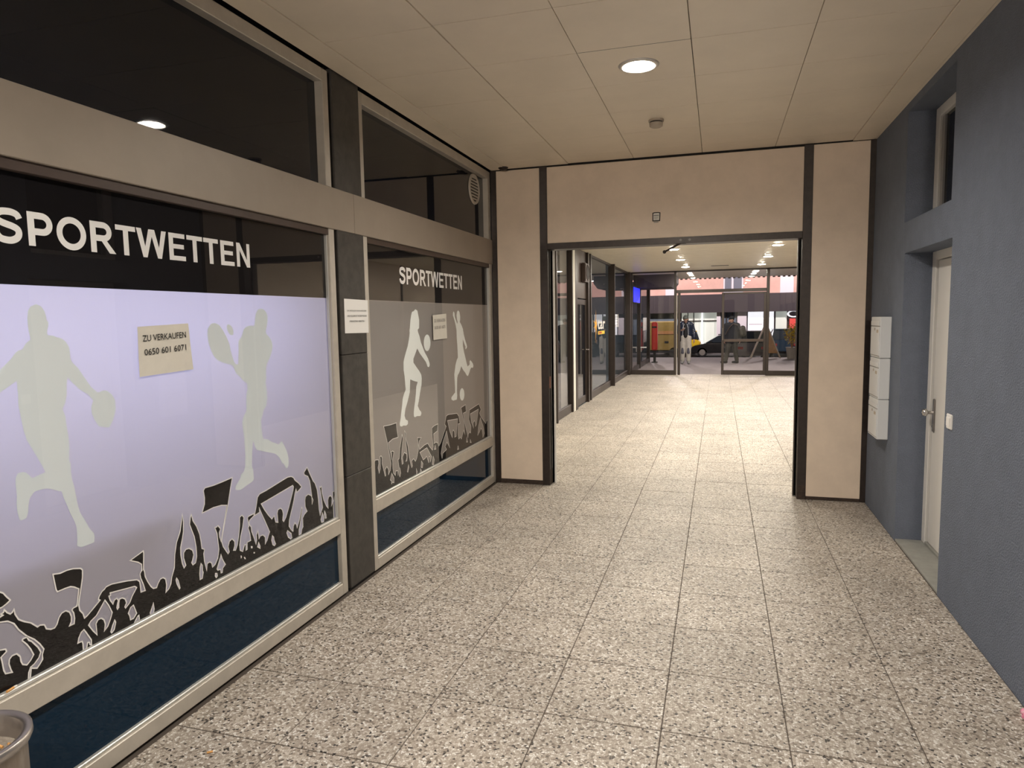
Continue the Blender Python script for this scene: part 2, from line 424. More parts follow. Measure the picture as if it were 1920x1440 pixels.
# ------------------------------------------------------------------ passage ceiling of metal panels
ceil = struct('ceiling', (0, 0, ZC), 'beige ceiling of square metal panels with thin seams')
MB().box(-2.7, 1.75, YB, YE + 0.2, ZC + 0.11, ZC + 0.18).build('void', 'ceiling_void', ceil)
cx = [-2.05 + 0.630 * i for i in range(6)]
cy = []; y = 4.01 - 0.608 * 10
while y < YE - 0.02: cy.append(y); y += 0.608
cy.append(YE - 0.002)
LIGHTS = [(-0.475, 4.314), (-0.475, 1.274), (-0.475, -1.158)]
def panel(x0, x1, y0, y1, hole=None, name='panel', dz=0.0):
    gp = 0.0018
    x0 += gp; x1 -= gp; y0 += gp; y1 -= gp; z = ZC - dz
    if hole is None:
        MB().box(x0, x1, y0, y1, z, z + 0.018).build(name, 'ceiling_panel', ceil, bevel=0.0015); return
    ring = [(hole[0] + 0.1 * math.cos(2 * math.pi * k / 32), hole[1] + 0.1 * math.sin(2 * math.pi * k / 32)) for k in range(32)]
    flat(name, [[(x0, y0), (x1, y0), (x1, y1), (x0, y1)], ring], lambda u, v, t: (u, v, z), 'ceiling_panel', ceil)
for i in range(5):
    for y0, y1 in zip(cy, cy[1:]):
        h = [p for p in LIGHTS if cx[i] < p[0] < cx[i + 1] and y0 < p[1] < y1]
        panel(cx[i], cx[i + 1], y0, y1, h[0] if h else None, dz=0.005 if i == 0 else 0.0)   # the outer rows hang a touch lower
for y0, y1 in ((-2.4, 1.2), (1.2, 6.30), (6.30, YE)):
    panel(-2.215, cx[0], y0, y1, name='edge_strip', dz=0.010)
for y0, y1 in ((-2.4, 2.2), (2.2, YE)):
    panel(cx[5], XR - 0.018, y0, y1, name='edge_strip', dz=0.006)
MB().box(XR - 0.018, XR, -2.4, YE, ZC - 0.004, ZC + 0.012).build('edge_angle', 'ceiling_panel', ceil)

def downlight(x, y, z, label, glow, group, recess=True, r=0.1):
    t = thing('downlight', (x, y, z), label, 'ceiling light', group)
    if recess:
        MB().lathe([(0.093, -0.002), (0.096, -0.0105), (0.108, -0.0105), (0.121, -0.002), (0.121, 0.001)], (x, y, z), 36).build('trim_ring', 'lamp_trim', t, smooth=True)
        MB().lathe([(0.099, 0.0), (0.096, 0.030), (0.086, 0.080), (0.001, 0.082)], (x, y, z), 36).build('reflector', 'reflector', t, smooth=True)
        MB().lathe([(0.083, 0.024), (0.070, 0.018), (0.04, 0.015), (0.001, 0.014)], (x, y, z), 28).build('lamp', glow, t)
    else:
        MB().lathe([(r * 0.93, -0.012), (r * 1.08, -0.012), (r * 1.14, -0.004), (r * 1.14, 0.0)], (x, y, z), 28).build('trim_ring', 'lamp_trim', t, smooth=True)
        MB().lathe([(r * 0.93, -0.008), (r * 0.88, -0.012), (r * 0.6, -0.017), (0.001, -0.019)], (x, y, z), 24).build('lamp', glow, t)
    return t
names = ['round recessed downlight shining in the near beige ceiling', 'recessed downlight in the passage ceiling just over the viewer', 'recessed downlight in the passage ceiling behind the viewer']
for (lx, ly), nm in zip(LIGHTS, names): downlight(lx, ly, ZC, nm, 'lamp_glow', 'downlights of the passage')

sd = thing('smoke_detector', (-0.475, 5.52, ZC), 'small round smoke detector under the near ceiling, past the downlight', 'smoke detector')
MB().lathe([(0.058, 0.0), (0.058, -0.014), (0.05, -0.016)], (-0.475, 5.52, ZC), 28, True).build('base', 'plastic_aged', sd)
MB().lathe([(0.047, -0.016), (0.047, -0.024)], (-0.475, 5.52, ZC), 28, True).build('vent_gap', 'gasket', sd)
MB().lathe([(0.052, -0.024), (0.050, -0.048), (0.036, -0.056), (0.001, -0.058)], (-0.475, 5.52, ZC), 28).build('cap', 'plastic_aged', sd, smooth=True)
sp = thing('ceiling_knob', (-2.05, 6.70, ZC), 'small dark plug in the ceiling corner beside the portal', 'ceiling plug')
MB().lathe([(0.05, 0.0), (0.05, -0.012), (0.03, -0.03), (0.001, -0.034)], (-2.06, 6.66, ZC), 20).build('dome', 'brown_steel', sp, smooth=True)

# ------------------------------------------------------------------ shop front on the left
GP = -2.252                     # glass of the lower lights
FP = -2.258                     # film behind the glass
BANDZ0, BANDZ1 = 2.266, 2.511
def shop_window(n, y0, y1, jl, jr, label):
    """y0..y1 outer frame; jl / jr widths of the jambs"""
    w = struct('window_%d' % n, (XL, y0, 0), label)
    xb = XL - 0.06
    for nm, a, b in (('jamb', y0, y0 + jl), ('jamb', y1 - jr, y1)):
        MB().box(xb, XL, a, b, 0.0125, BANDZ0 + 0.03).build(nm, 'aluminium', w, bevel=0.003)
        MB().box(xb - 0.01, XL - 0.004, a, b, BANDZ1 - 0.03, 3.185).build('upper_jamb', 'aluminium', w, bevel=0.003)
    ia, ib = y0 + jl, y1 - jr
    MB().box(xb, XL, ia, ib, 0.0125, 0.085).build('bottom_rail', 'aluminium', w, bevel=0.003)
    MB().box(xb, XL, ia, ib, 0.405, 0.497).build('middle_rail', 'aluminium', w, bevel=0.003)
    MB().box(FP + 0.002, XL - 0.012, ia, ib, 0.497, 0.512).build('glazing_bead', 'aluminium_bright', w, bevel=0.003)
    MB().box(FP + 0.002, XL - 0.012, ia, ib, 0.085, 0.096).build('glazing_bead', 'aluminium_bright', w, bevel=0.003)
    MB().box(xb - 0.01, XL - 0.004, ia, ib, 3.112, 3.185).build('top_rail', 'aluminium', w, bevel=0.003)
    for a in (ia, ib - 0.010):
        MB().box(FP + 0.002, XL - 0.014, a, a + 0.010, 0.512, 2.30).build('glazing_bead', 'aluminium_bright', w, bevel=0.002)
    MB().box(xb, XL - 0.004, ia, ib, 2.228, 2.30).build('head_rail', 'brown_panel', w, bevel=0.002)
    MB().box(GP - 0.006, GP - 0.001, ia, ib, 0.085, 0.405).build('lower_pane', 'blue_pane', w)
    MB().box(-2.287, -2.281, ia, ib, BANDZ1 - 0.05, 3.112).build('upper_pane', 'tinted_pane', w)
    MB().box(GP - 0.0035, GP, ia, ib, 0.505, 2.235).build('pane', 'clear_glass', w)
    MB().box(xb - 0.012, xb, y0, y1, 3.185, ZC + 0.01).build('shadow_gap', 'dark_void', w)
    return w, ia, ib
w1, a1, b1 = shop_window(1, 0.95, 3.722, 0.06, 0.058, 'near shop window with lavender film, black heading and aluminium frame')
w2, a2, b2 = shop_window(2, 4.078, 6.742, 0.052, 0.072, 'far shop window with dark grey film, black heading and aluminium frame')
def sheet(name, y0, y1, z0, z1, x, material, par):
    MB().add([(x, y0, z0), (x, y1, z0), (x, y1, z1), (x, y0, z1)], [(0, 1, 2, 3)]).build(name, material, par)
HB = 1.855
sheet('picture_film', a1, b1, 0.49, HB, FP - 0.0012, 'lavender_film', w1)
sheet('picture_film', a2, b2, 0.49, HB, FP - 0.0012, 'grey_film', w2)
sheet('heading_film', a1, b1, HB, 2.235, FP - 0.0006, 'black_film', w1)
sheet('heading_film', a2, b2, HB, 2.235, FP - 0.0006, 'black_film', w2)
TO = on_left(FP)

# bold capitals drawn as broad strokes; cap height 1
TW = 0.205
def cap_S():
    c = [(0.80, 0.735), (0.74, 0.845), (0.60, 0.90), (0.43, 0.905), (0.27, 0.875), (0.175, 0.79), (0.175, 0.68), (0.26, 0.60), (0.43, 0.545), (0.60, 0.50), (0.735, 0.425), (0.765, 0.30), (0.70, 0.18), (0.56, 0.105), (0.42, 0.095), (0.26, 0.125), (0.165, 0.21), (0.135, 0.31)]
    return [('r', spline(c, 4), False)], 0.931
def arc(cx_, cy_, rx, ry, a0, a1, n=12):
    return [(cx_ + rx * math.cos(math.radians(a0 + (a1 - a0) * k / n)), cy_ + ry * math.sin(math.radians(a0 + (a1 - a0) * k / n))) for k in range(n + 1)]
def cap_O(): return [('r', arc(0.543, 0.5, 0.40, 0.415, 0, 360, 36)[:-1], True)], 1.086
def cap_P():
    bowl = [(0.10, 0.902), (0.52, 0.902)] + arc(0.535, 0.665, 0.235, 0.237, 80, -80, 12) + [(0.52, 0.428), (0.10, 0.428)]
    return [('b', 0.10, 0.305, 0, 1), ('r', bowl, False)], 0.931
def cap_R():
    bowl = [(0.10, 0.905), (0.55, 0.905)] + arc(0.57, 0.69, 0.225, 0.215, 80, -80, 12) + [(0.52, 0.475), (0.10, 0.475)]
    return [('b', 0.10, 0.305, 0, 1), ('r', bowl, False), ('p', [(0.44, 0.46), (0.66, 0.44), (1.02, 0.0), (0.775, 0.0)])], 1.008
def cap_T(): return [('b', 0.325, 0.53, 0, 1), ('b', 0.03, 0.825, 0.83, 1)], 0.853
def cap_E(): return [('b', 0.10, 0.305, 0, 1), ('b', 0.10, 0.86, 0.83, 1), ('b', 0.10, 0.81, 0.435, 0.60), ('b', 0.10, 0.88, 0, 0.17)], 0.931
def cap_N(): return [('b', 0.10, 0.285, 0, 1), ('b', 0.72, 0.905, 0, 1), ('p', [(0.10, 1.0), (0.30, 1.0), (0.905, 0.0), (0.705, 0.0)])], 1.008
def cap_W():
    q = [('p', [(0.01, 1), (0.22, 1), (0.385, 0.27), (0.42, 0.0), (0.255, 0.0)]), ('p', [(0.255, 0), (0.43, 0), (0.66, 0.75), (0.66, 1.0), (0.53, 1.0)])]
    q += [('p', [(1.318 - u, v) for u, v in s[1]]) for s in list(q)]
    return q, 1.318
CAPS = dict(S=cap_S, P=cap_P, O=cap_O, R=cap_R, T=cap_T, W=cap_W, E=cap_E, N=cap_N)
def big_word(word, y0, y1, z0, h, par):
    total = sum(CAPS[c]()[1] for c in word); sx = (y1 - y0) / (total - 0.1); u = y0 - 0.05 * sx
    for ch in word:
        st, adv = CAPS[ch](); mb = MB(); k = 0
        for s in st:
            t = 0.0004 + 0.00004 * k; k += 1
            if s[0] == 'b': q = [(s[1], s[3]), (s[2], s[3]), (s[2], s[4]), (s[1], s[4])]
            elif s[0] == 'p': q = s[1]
            if s[0] == 'r': ribbon(mb, [(u + a * sx, z0 + b * h) for a, b in s[1]], TW * h * 0.96, TO, t, s[2])
            else:
                tri = tessellate_polygon([[Vector((a, b, 0)) for a, b in q]])
                mb.add([TO(u + a * sx, z0 + b * h, t) for a, b in q], [tuple(x) for x in tri])
        mb.build('letter', 'letter_film', par); u += adv * sx
big_word('SPORTWETTEN', 1.688, 2.975, 1.990, 0.116, w1)
big_word('SPORTWETTEN', 4.665, 5.962, 1.984, 0.126, w2)

FIGS = {
 'basketball': [(1.8154,1.7915),(1.833,1.7834),(1.8441,1.768),(1.8487,1.7487),(1.8487,1.7351),(1.8555,1.7312),(1.8553,1.7195),(1.8486,1.7001),(1.8467,1.6924),(1.8492,1.6826),(1.8724,1.6812),(1.8825,1.6738),(1.8975,1.6725),(1.9161,1.6587),(1.9278,1.6401),(1.9306,1.6198),(1.9294,1.5956),(1.9383,1.5788),(1.9573,1.5611),(1.9819,1.522),(2.0071,1.4842),(2.0342,1.4602),(2.0594,1.4661),(2.0792,1.4618),(2.0981,1.4446),(2.109,1.4215),(2.1101,1.3907),(2.1015,1.3633),(2.0891,1.3389),(2.0746,1.3193),(2.028,1.3309),(2.0109,1.3591),(2.0011,1.3859),(2.0007,1.4092),(2.0124,1.433),(1.9906,1.4587),(1.9595,1.4786),(1.93,1.5082),(1.9129,1.5289),(1.9076,1.5083),(1.9038,1.4642),(1.8946,1.4349),(1.883,1.4182),(1.8928,1.3886),(1.8941,1.3518),(1.8979,1.3186),(1.8989,1.2775),(1.8937,1.2334),(1.8949,1.2214),(1.8984,1.2116),(1.8967,1.1847),(1.899,1.1539),(1.9051,1.1281),(1.9091,1.0966),(1.9129,1.0619),(1.92,1.0261),(1.9377,0.9931),(1.9552,0.9535),(1.9711,0.9328),(1.9743,0.9192),(1.9697,0.8952),(1.9155,0.8942),(1.8978,0.9062),(1.9014,0.9359),(1.9021,0.9758),(1.8957,0.9992),(1.8831,1.0273),(1.8728,1.0605),(1.8597,1.0972),(1.8538,1.1226),(1.8413,1.1257),(1.8188,1.1387),(1.7977,1.1463),(1.7765,1.1471),(1.754,1.1461),(1.7459,1.1381),(1.7347,1.1281),(1.7292,1.1081),(1.7248,1.0808),(1.7174,1.0629),(1.699,1.0597),(1.6931,1.0643),(1.6881,1.0882),(1.6872,1.1166),(1.6914,1.1519),(1.6896,1.1859),(1.6915,1.2078),(1.6997,1.2213),(1.7141,1.2237),(1.7295,1.2189),(1.7401,1.2066),(1.7492,1.1939),(1.772,1.1994),(1.7997,1.2047),(1.7844,1.2385),(1.7643,1.2827),(1.7751,1.2574),(1.7615,1.2874),(1.7413,1.3297),(1.7326,1.3656),(1.7282,1.4044),(1.7225,1.4506),(1.7242,1.4919),(1.724,1.5333),(1.6649,1.5002),(1.6421,1.4881),(1.6091,1.4757),(1.5923,1.4813),(1.5921,1.4992),(1.6166,1.5216),(1.6479,1.5548),(1.6714,1.5747),(1.6913,1.5916),(1.7115,1.6088),(1.7264,1.6266),(1.7386,1.6353),(1.7523,1.6372),(1.7636,1.6548),(1.7848,1.6711),(1.7797,1.7035),(1.779,1.7413),(1.7833,1.7677),(1.7945,1.7829)],
 'tennis': [(3.0393,1.7882),(3.0629,1.7808),(3.083,1.7636),(3.0893,1.7425),(3.0853,1.7155),(3.0751,1.6887),(3.0662,1.6696),(3.0742,1.654),(3.1005,1.6338),(3.1146,1.6139),(3.1191,1.5902),(3.1106,1.5632),(3.089,1.5292),(3.0618,1.4998),(3.0535,1.4733),(3.0529,1.4268),(3.0437,1.4044),(3.051,1.3648),(3.0522,1.3257),(3.0462,1.2967),(3.0365,1.2765),(3.0171,1.2635),(3.0058,1.2359),(2.9918,1.2128),(2.9928,1.172),(2.9972,1.1286),(3.0049,1.1117),(3.0383,1.1059),(3.0591,1.0923),(3.0771,1.0812),(3.099,1.0753),(3.1269,1.0602),(3.1576,1.0749),(3.1785,1.0446),(3.1992,1.0079),(3.21,0.9727),(3.2081,0.9317),(3.1918,0.9145),(3.1791,0.9255),(3.1644,0.9512),(3.1508,0.9479),(3.1427,0.97),(3.1188,0.9992),(3.0944,1.018),(3.045,1.0336),(3.0027,1.0457),(2.9791,1.0549),(2.947,1.0641),(2.9314,1.0901),(2.9246,1.1142),(2.9185,1.1115),(2.9086,1.06),(2.9002,0.993),(2.9084,0.9722),(2.9111,0.9332),(2.9086,0.9165),(2.8936,0.9105),(2.8499,0.9019),(2.8098,0.8909),(2.788,0.8937),(2.7697,0.9027),(2.7709,0.9172),(2.7913,0.9346),(2.8101,0.9488),(2.8132,0.9668),(2.839,0.976),(2.8497,1.0038),(2.8556,1.0552),(2.8547,1.1004),(2.8534,1.1531),(2.8459,1.199),(2.8456,1.2288),(2.8587,1.2529),(2.8812,1.274),(2.8835,1.3167),(2.8878,1.3557),(2.8986,1.3844),(2.8981,1.4124),(2.8712,1.428),(2.8507,1.4482),(2.8196,1.4691),(2.808,1.4918),(2.8038,1.5065),(2.7859,1.515),(2.7397,1.5253),(2.6953,1.5422),(2.6698,1.5646),(2.655,1.593),(2.6409,1.6279),(2.6377,1.6656),(2.6438,1.6927),(2.6649,1.7129),(2.6898,1.7178),(2.7191,1.7088),(2.7424,1.6839),(2.7656,1.6515),(2.7835,1.6154),(2.7932,1.572),(2.8085,1.5315),(2.8206,1.5144),(2.8395,1.5131),(2.8476,1.5801),(2.8485,1.6237),(2.8782,1.6519),(2.8917,1.6808),(2.9154,1.6969),(2.9442,1.7013),(2.9758,1.6979),(2.9837,1.724),(2.9923,1.7578),(3.0089,1.7804)],
 'tennis_ball': [(2.8155,1.6824),(2.8175,1.674),(2.8172,1.6665),(2.8146,1.6606),(2.8101,1.6569),(2.804,1.6558),(2.797,1.6573),(2.7897,1.6613),(2.783,1.6674),(2.7773,1.6749),(2.7734,1.6832),(2.7714,1.6915),(2.7717,1.6989),(2.7742,1.7047),(2.7786,1.7084),(2.7847,1.7097),(2.7916,1.7083),(2.7988,1.7044),(2.8057,1.6984),(2.8114,1.6908)],
 'volleyball': [(4.9282,1.7987),(4.9636,1.7882),(4.9769,1.7557),(4.992,1.7166),(4.9893,1.6774),(4.9853,1.6513),(4.9583,1.6387),(4.9643,1.6212),(4.9913,1.5856),(5.0143,1.5365),(5.049,1.4953),(5.0842,1.4536),(5.1417,1.4054),(5.1725,1.3627),(5.1735,1.3444),(5.159,1.3309),(5.1313,1.336),(5.1008,1.3764),(5.033,1.4208),(4.9821,1.4545),(4.9408,1.4937),(4.915,1.4667),(4.8655,1.4177),(4.8634,1.3876),(4.9023,1.359),(4.9719,1.3101),(5.0019,1.2821),(5.0104,1.2503),(5.0016,1.2022),(4.9708,1.1433),(4.9397,1.0761),(4.9195,1.0433),(4.9455,1.009),(4.9812,0.9865),(4.9821,0.9685),(4.963,0.9556),(4.9055,0.9637),(4.8639,0.9609),(4.8439,0.9681),(4.8408,0.9968),(4.8543,1.0429),(4.8726,1.0842),(4.8928,1.1517),(4.901,1.1945),(4.9296,1.2311),(4.8634,1.2438),(4.7962,1.2628),(4.7825,1.1679),(4.7547,1.124),(4.7274,1.0847),(4.6955,1.0464),(4.6776,0.9981),(4.6948,0.9681),(4.7326,0.9519),(4.7308,0.9265),(4.701,0.9191),(4.6535,0.9278),(4.6247,0.9238),(4.5971,0.9323),(4.592,0.9519),(4.6107,0.9908),(4.623,1.0309),(4.6406,1.0787),(4.6535,1.1274),(4.6748,1.1585),(4.7108,1.1925),(4.7051,1.2479),(4.6989,1.2946),(4.6853,1.346),(4.6873,1.3993),(4.7039,1.4316),(4.7359,1.4759),(4.768,1.5165),(4.7966,1.5745),(4.8115,1.6163),(4.8089,1.6354),(4.821,1.6669),(4.8312,1.7134),(4.8492,1.7557),(4.8659,1.7791),(4.8913,1.7822)],
 'volley_ball': [(5.2021,1.5271),(5.1973,1.5062),(5.1863,1.4877),(5.1704,1.4734),(5.1509,1.4647),(5.1301,1.4624),(5.1099,1.4667),(5.0921,1.4771),(5.0787,1.4926),(5.0707,1.5115),(5.069,1.5322),(5.0735,1.5527),(5.0842,1.5709),(5.0996,1.5852),(5.1187,1.5942),(5.1394,1.5969),(5.1598,1.5931),(5.1779,1.583),(5.1918,1.5675),(5.2002,1.5483)],
 'soccer': [(5.8481,1.7971),(5.8792,1.7812),(5.8938,1.746),(5.8918,1.7157),(5.8831,1.6906),(5.9238,1.6623),(5.9574,1.626),(5.9759,1.577),(6.0091,1.5245),(6.0433,1.4817),(6.0568,1.4603),(6.0454,1.4452),(6.018,1.4351),(6.007,1.447),(6.0166,1.4595),(5.9848,1.4892),(5.9483,1.5317),(5.9472,1.4702),(5.9725,1.4125),(6.0057,1.3589),(6.0322,1.3104),(6.0596,1.2719),(6.1135,1.2866),(6.1154,1.3155),(6.1345,1.3275),(6.1689,1.3121),(6.2064,1.2882),(6.2207,1.2658),(6.2038,1.2482),(6.1575,1.2543),(6.1255,1.2354),(6.1256,1.2365),(6.0928,1.202),(6.0612,1.181),(6.0318,1.1887),(5.9894,1.2209),(5.9469,1.2423),(5.9192,1.2625),(5.8921,1.2865),(5.8613,1.2505),(5.8317,1.2284),(5.8027,1.213),(5.7843,1.1868),(5.7762,1.127),(5.7681,1.0672),(5.7737,1.0262),(5.7604,0.9923),(5.7261,0.9938),(5.6785,0.993),(5.6327,1.0074),(5.6314,1.0274),(5.6752,1.0447),(5.7238,1.0619),(5.7247,1.117),(5.7182,1.1826),(5.7144,1.2279),(5.7383,1.2809),(5.7467,1.3043),(5.7841,1.3519),(5.813,1.3703),(5.8101,1.4309),(5.8044,1.4914),(5.7945,1.5518),(5.7947,1.6167),(5.7771,1.6618),(5.7465,1.7116),(5.7155,1.7511),(5.7198,1.7757),(5.738,1.7865),(5.7572,1.7709),(5.7616,1.7363),(5.7934,1.7014),(5.8164,1.6737),(5.8272,1.6911),(5.8085,1.7212),(5.8039,1.7561),(5.8195,1.7835)],
 'soccer_ball': [(5.9571,1.0185),(5.9529,1.001),(5.9433,0.9858),(5.929,0.9746),(5.9116,0.9684),(5.8928,0.9678),(5.8745,0.9729),(5.8584,0.9829),(5.8461,0.9971),(5.8389,1.0139),(5.8371,1.0318),(5.8412,1.049),(5.8505,1.064),(5.8645,1.0752),(5.8816,1.0816),(5.9003,1.0825),(5.9187,1.0778),(5.9351,1.0679),(5.9477,1.0537),(5.9552,1.0367)],
 'scarf': [(1.549,0.8571),(1.59,0.8516),(1.6076,0.8446),(1.6177,0.8373),(1.6258,0.823),(1.6383,0.8051),(1.6251,0.7977),(1.6091,0.7917),(1.6,0.7924),(1.5851,0.7955),(1.5438,0.7976)],
}
CROWD1 = [(0.9,0.7559),(1.5402,0.7559),(1.5638,0.7577),(1.5909,0.7584),(1.5973,0.7619),(1.6098,0.7644),(1.6028,0.7722),(1.6121,0.7729),(1.6159,0.7809),(1.6241,0.7678),(1.6342,0.7586),(1.6424,0.7616),(1.6479,0.7705),(1.6495,0.7521),(1.6602,0.7279),(1.6784,0.7127),(1.7004,0.6987),(1.7235,0.6734),(1.7323,0.6761),(1.749,0.6697),(1.7545,0.6526),(1.7713,0.6433),(1.7854,0.642),(1.7952,0.6514),(1.8042,0.6716),(1.8162,0.6837),(1.8329,0.6853),(1.8469,0.6741),(1.8528,0.6557),(1.8512,0.637),(1.8426,0.624),(1.8615,0.6236),(1.8649,0.6416),(1.863,0.6636),(1.8566,0.677),(1.8628,0.6832),(1.8781,0.6838),(1.891,0.7442),(1.873,0.7583),(1.8585,0.7657),(1.8363,0.7674),(1.807,0.7669),(1.8024,0.7756),(1.795,0.8357),(1.8233,0.8293),(1.8492,0.8309),(1.8752,0.8277),(1.905,0.8176),(1.9121,0.809),(1.9099,0.7831),(1.901,0.7474),(1.8896,0.7057),(1.8852,0.6861),(1.8879,0.6636),(1.9001,0.646),(1.905,0.6259),(1.9164,0.6299),(1.9573,0.6544),(1.9757,0.6661),(1.9689,0.6721),(1.9735,0.6832),(1.9874,0.697),(1.9987,0.7006),(2.0067,0.7073),(2.033,0.7085),(2.0706,0.7007),(2.1093,0.6926),(2.1528,0.6802),(2.165,0.668),(2.1665,0.6467),(2.1677,0.622),(2.1894,0.6203),(2.1815,0.6512),(2.1713,0.6793),(2.1687,0.6976),(2.1758,0.707),(2.1801,0.7089),(2.1802,0.7347),(2.1648,0.7488),(2.1258,0.77),(2.193,0.7872),(2.1951,0.7778),(2.1878,0.7112),(2.1927,0.6991),(2.1943,0.6776),(2.2049,0.6527),(2.2198,0.6259),(2.2317,0.6124),(2.249,0.6092),(2.2567,0.6222),(2.2713,0.638),(2.2871,0.6385),(2.2997,0.6273),(2.303,0.6008),(2.2972,0.5705),(2.3139,0.5784),(2.3269,0.5952),(2.3336,0.6217),(2.3519,0.6572),(2.3592,0.7144),(2.3737,0.7654),(2.3979,0.8058),(2.4091,0.8466),(2.416,0.8787),(2.4205,0.8432),(2.4169,0.8),(2.4081,0.7705),(2.3946,0.7346),(2.393,0.7029),(2.3989,0.6604),(2.4076,0.6378),(2.4189,0.6452),(2.4086,0.6813),(2.4106,0.705),(2.4248,0.7164),(2.4435,0.715),(2.464,0.6992),(2.4693,0.6768),(2.4603,0.6551),(2.454,0.6449),(2.4612,0.6321),(2.4781,0.6364),(2.4869,0.6624),(2.4868,0.7081),(2.4797,0.7559),(2.464,0.7977),(2.4561,0.8205),(2.463,0.8512),(2.4703,0.8613),(2.4776,0.8305),(2.4972,0.8),(2.5133,0.7577),(2.5189,0.7226),(2.5217,0.6882),(2.538,0.6785),(2.5308,0.6599),(2.5333,0.6211),(2.5439,0.5749),(2.5495,0.6069),(2.5671,0.6091),(2.5781,0.5989),(2.5823,0.5781),(2.6007,0.5844),(2.6206,0.6076),(2.6312,0.6474),(2.6276,0.6919),(2.6244,0.7274),(2.612,0.7591),(2.6239,0.7576),(2.6334,0.7626),(2.6416,0.7523),(2.6499,0.7411),(2.6395,0.727),(2.6408,0.7049),(2.648,0.6809),(2.7014,0.8418),(2.665,0.8516),(2.611,0.8555),(2.5638,0.8516),(2.5362,0.8501),(2.5553,0.8875),(2.5576,0.9161),(2.5531,0.9507),(2.5642,0.9613),(2.6196,0.9596),(2.6802,0.9623),(2.7509,0.9668),(2.7326,0.9148),(2.7112,0.8457),(2.6591,0.7035),(2.6522,0.6796),(2.6609,0.6506),(2.6915,0.6051),(2.7002,0.611),(2.6943,0.6395),(2.7057,0.6623),(2.7253,0.6684),(2.7419,0.6506),(2.7414,0.6284),(2.7302,0.6098),(2.7459,0.6045),(2.7608,0.6265),(2.774,0.6673),(2.7844,0.7137),(2.7879,0.7577),(2.8051,0.7641),(2.8186,0.7489),(2.8071,0.7069),(2.7865,0.6589),(2.7768,0.6213),(2.7779,0.5938),(2.7969,0.5806),(2.8127,0.6095),(2.8227,0.6085),(2.8204,0.5795),(2.8307,0.5806),(2.8336,0.6165),(2.8612,0.6168),(2.8573,0.6549),(2.8461,0.686),(2.8535,0.693),(2.8457,0.7381),(2.8519,0.7439),(2.8955,0.7462),(2.8964,0.7358),(2.8586,0.7209),(2.8534,0.7053),(2.87,0.683),(2.8711,0.6615),(2.8857,0.626),(2.9,0.5844),(2.9075,0.6034),(2.9068,0.631),(2.92,0.6484),(2.9242,0.6255),(2.9256,0.6055),(2.9385,0.6171),(2.9595,0.6145),(2.9765,0.5972),(2.9737,0.5623),(2.9903,0.5769),(3.0047,0.6003),(3.0151,0.6131),(2.999,0.6461),(2.983,0.6787),(2.9566,0.7297),(2.9402,0.7656),(2.9406,0.7401),(2.8998,0.7349),(2.9152,0.7724),(2.9311,0.8225),(2.95,0.8352),(3.0021,0.8398),(3.1921,0.8673),(3.2261,0.8637),(3.2461,0.8528),(3.2587,0.8352),(3.2923,0.8103),(3.319,0.7826),(3.2964,0.771),(3.2707,0.7625),(3.2652,0.7829),(3.2529,0.7606),(3.2352,0.7145),(3.2105,0.6665),(3.1901,0.6262),(3.1841,0.5944),(3.2027,0.5678),(3.219,0.5543),(3.2247,0.5823),(3.2399,0.5968),(3.2529,0.5823),(3.2584,0.5615),(3.2828,0.5992),(3.3006,0.6413),(3.3097,0.6646),(3.3165,0.6585),(3.3088,0.6347),(3.2928,0.5877),(3.275,0.5457),(3.2727,0.5163),(3.2944,0.516),(3.3037,0.5413),(3.3154,0.5507),(3.3158,0.6025),(3.3354,0.6186),(3.3621,0.6285),(3.3459,0.6591),(3.3453,0.6983),(3.3542,0.7176),(3.3808,0.7239),(3.4098,0.7078),(3.4266,0.677),(3.4149,0.6558),(3.4158,0.7062),(3.4095,0.7518),(3.4017,0.7974),(3.3852,0.8274),(3.353,0.8434),(3.3468,0.8577),(3.382,0.8824),(3.405,0.8404),(3.4353,0.7895),(3.4533,0.7721),(3.4732,0.7272),(3.4807,0.6717),(3.4836,0.6081),(3.4924,0.5674),(3.5235,0.6062),(3.5158,0.6626),(3.5074,0.7098),(3.4995,0.7409),(3.5091,0.7318),(3.5216,0.7378),(3.5228,0.7014),(3.5388,0.6475),(3.5641,0.6043),(3.5833,0.5853),(3.583,0.6359),(3.597,0.6553),(3.6178,0.6545),(3.6292,0.6377),(3.6214,0.5911),(3.649,0.6186),(3.67,0.6692),(3.6746,0.6727),(3.64,0.6727),(3.64,0.503),(0.9,0.503)]
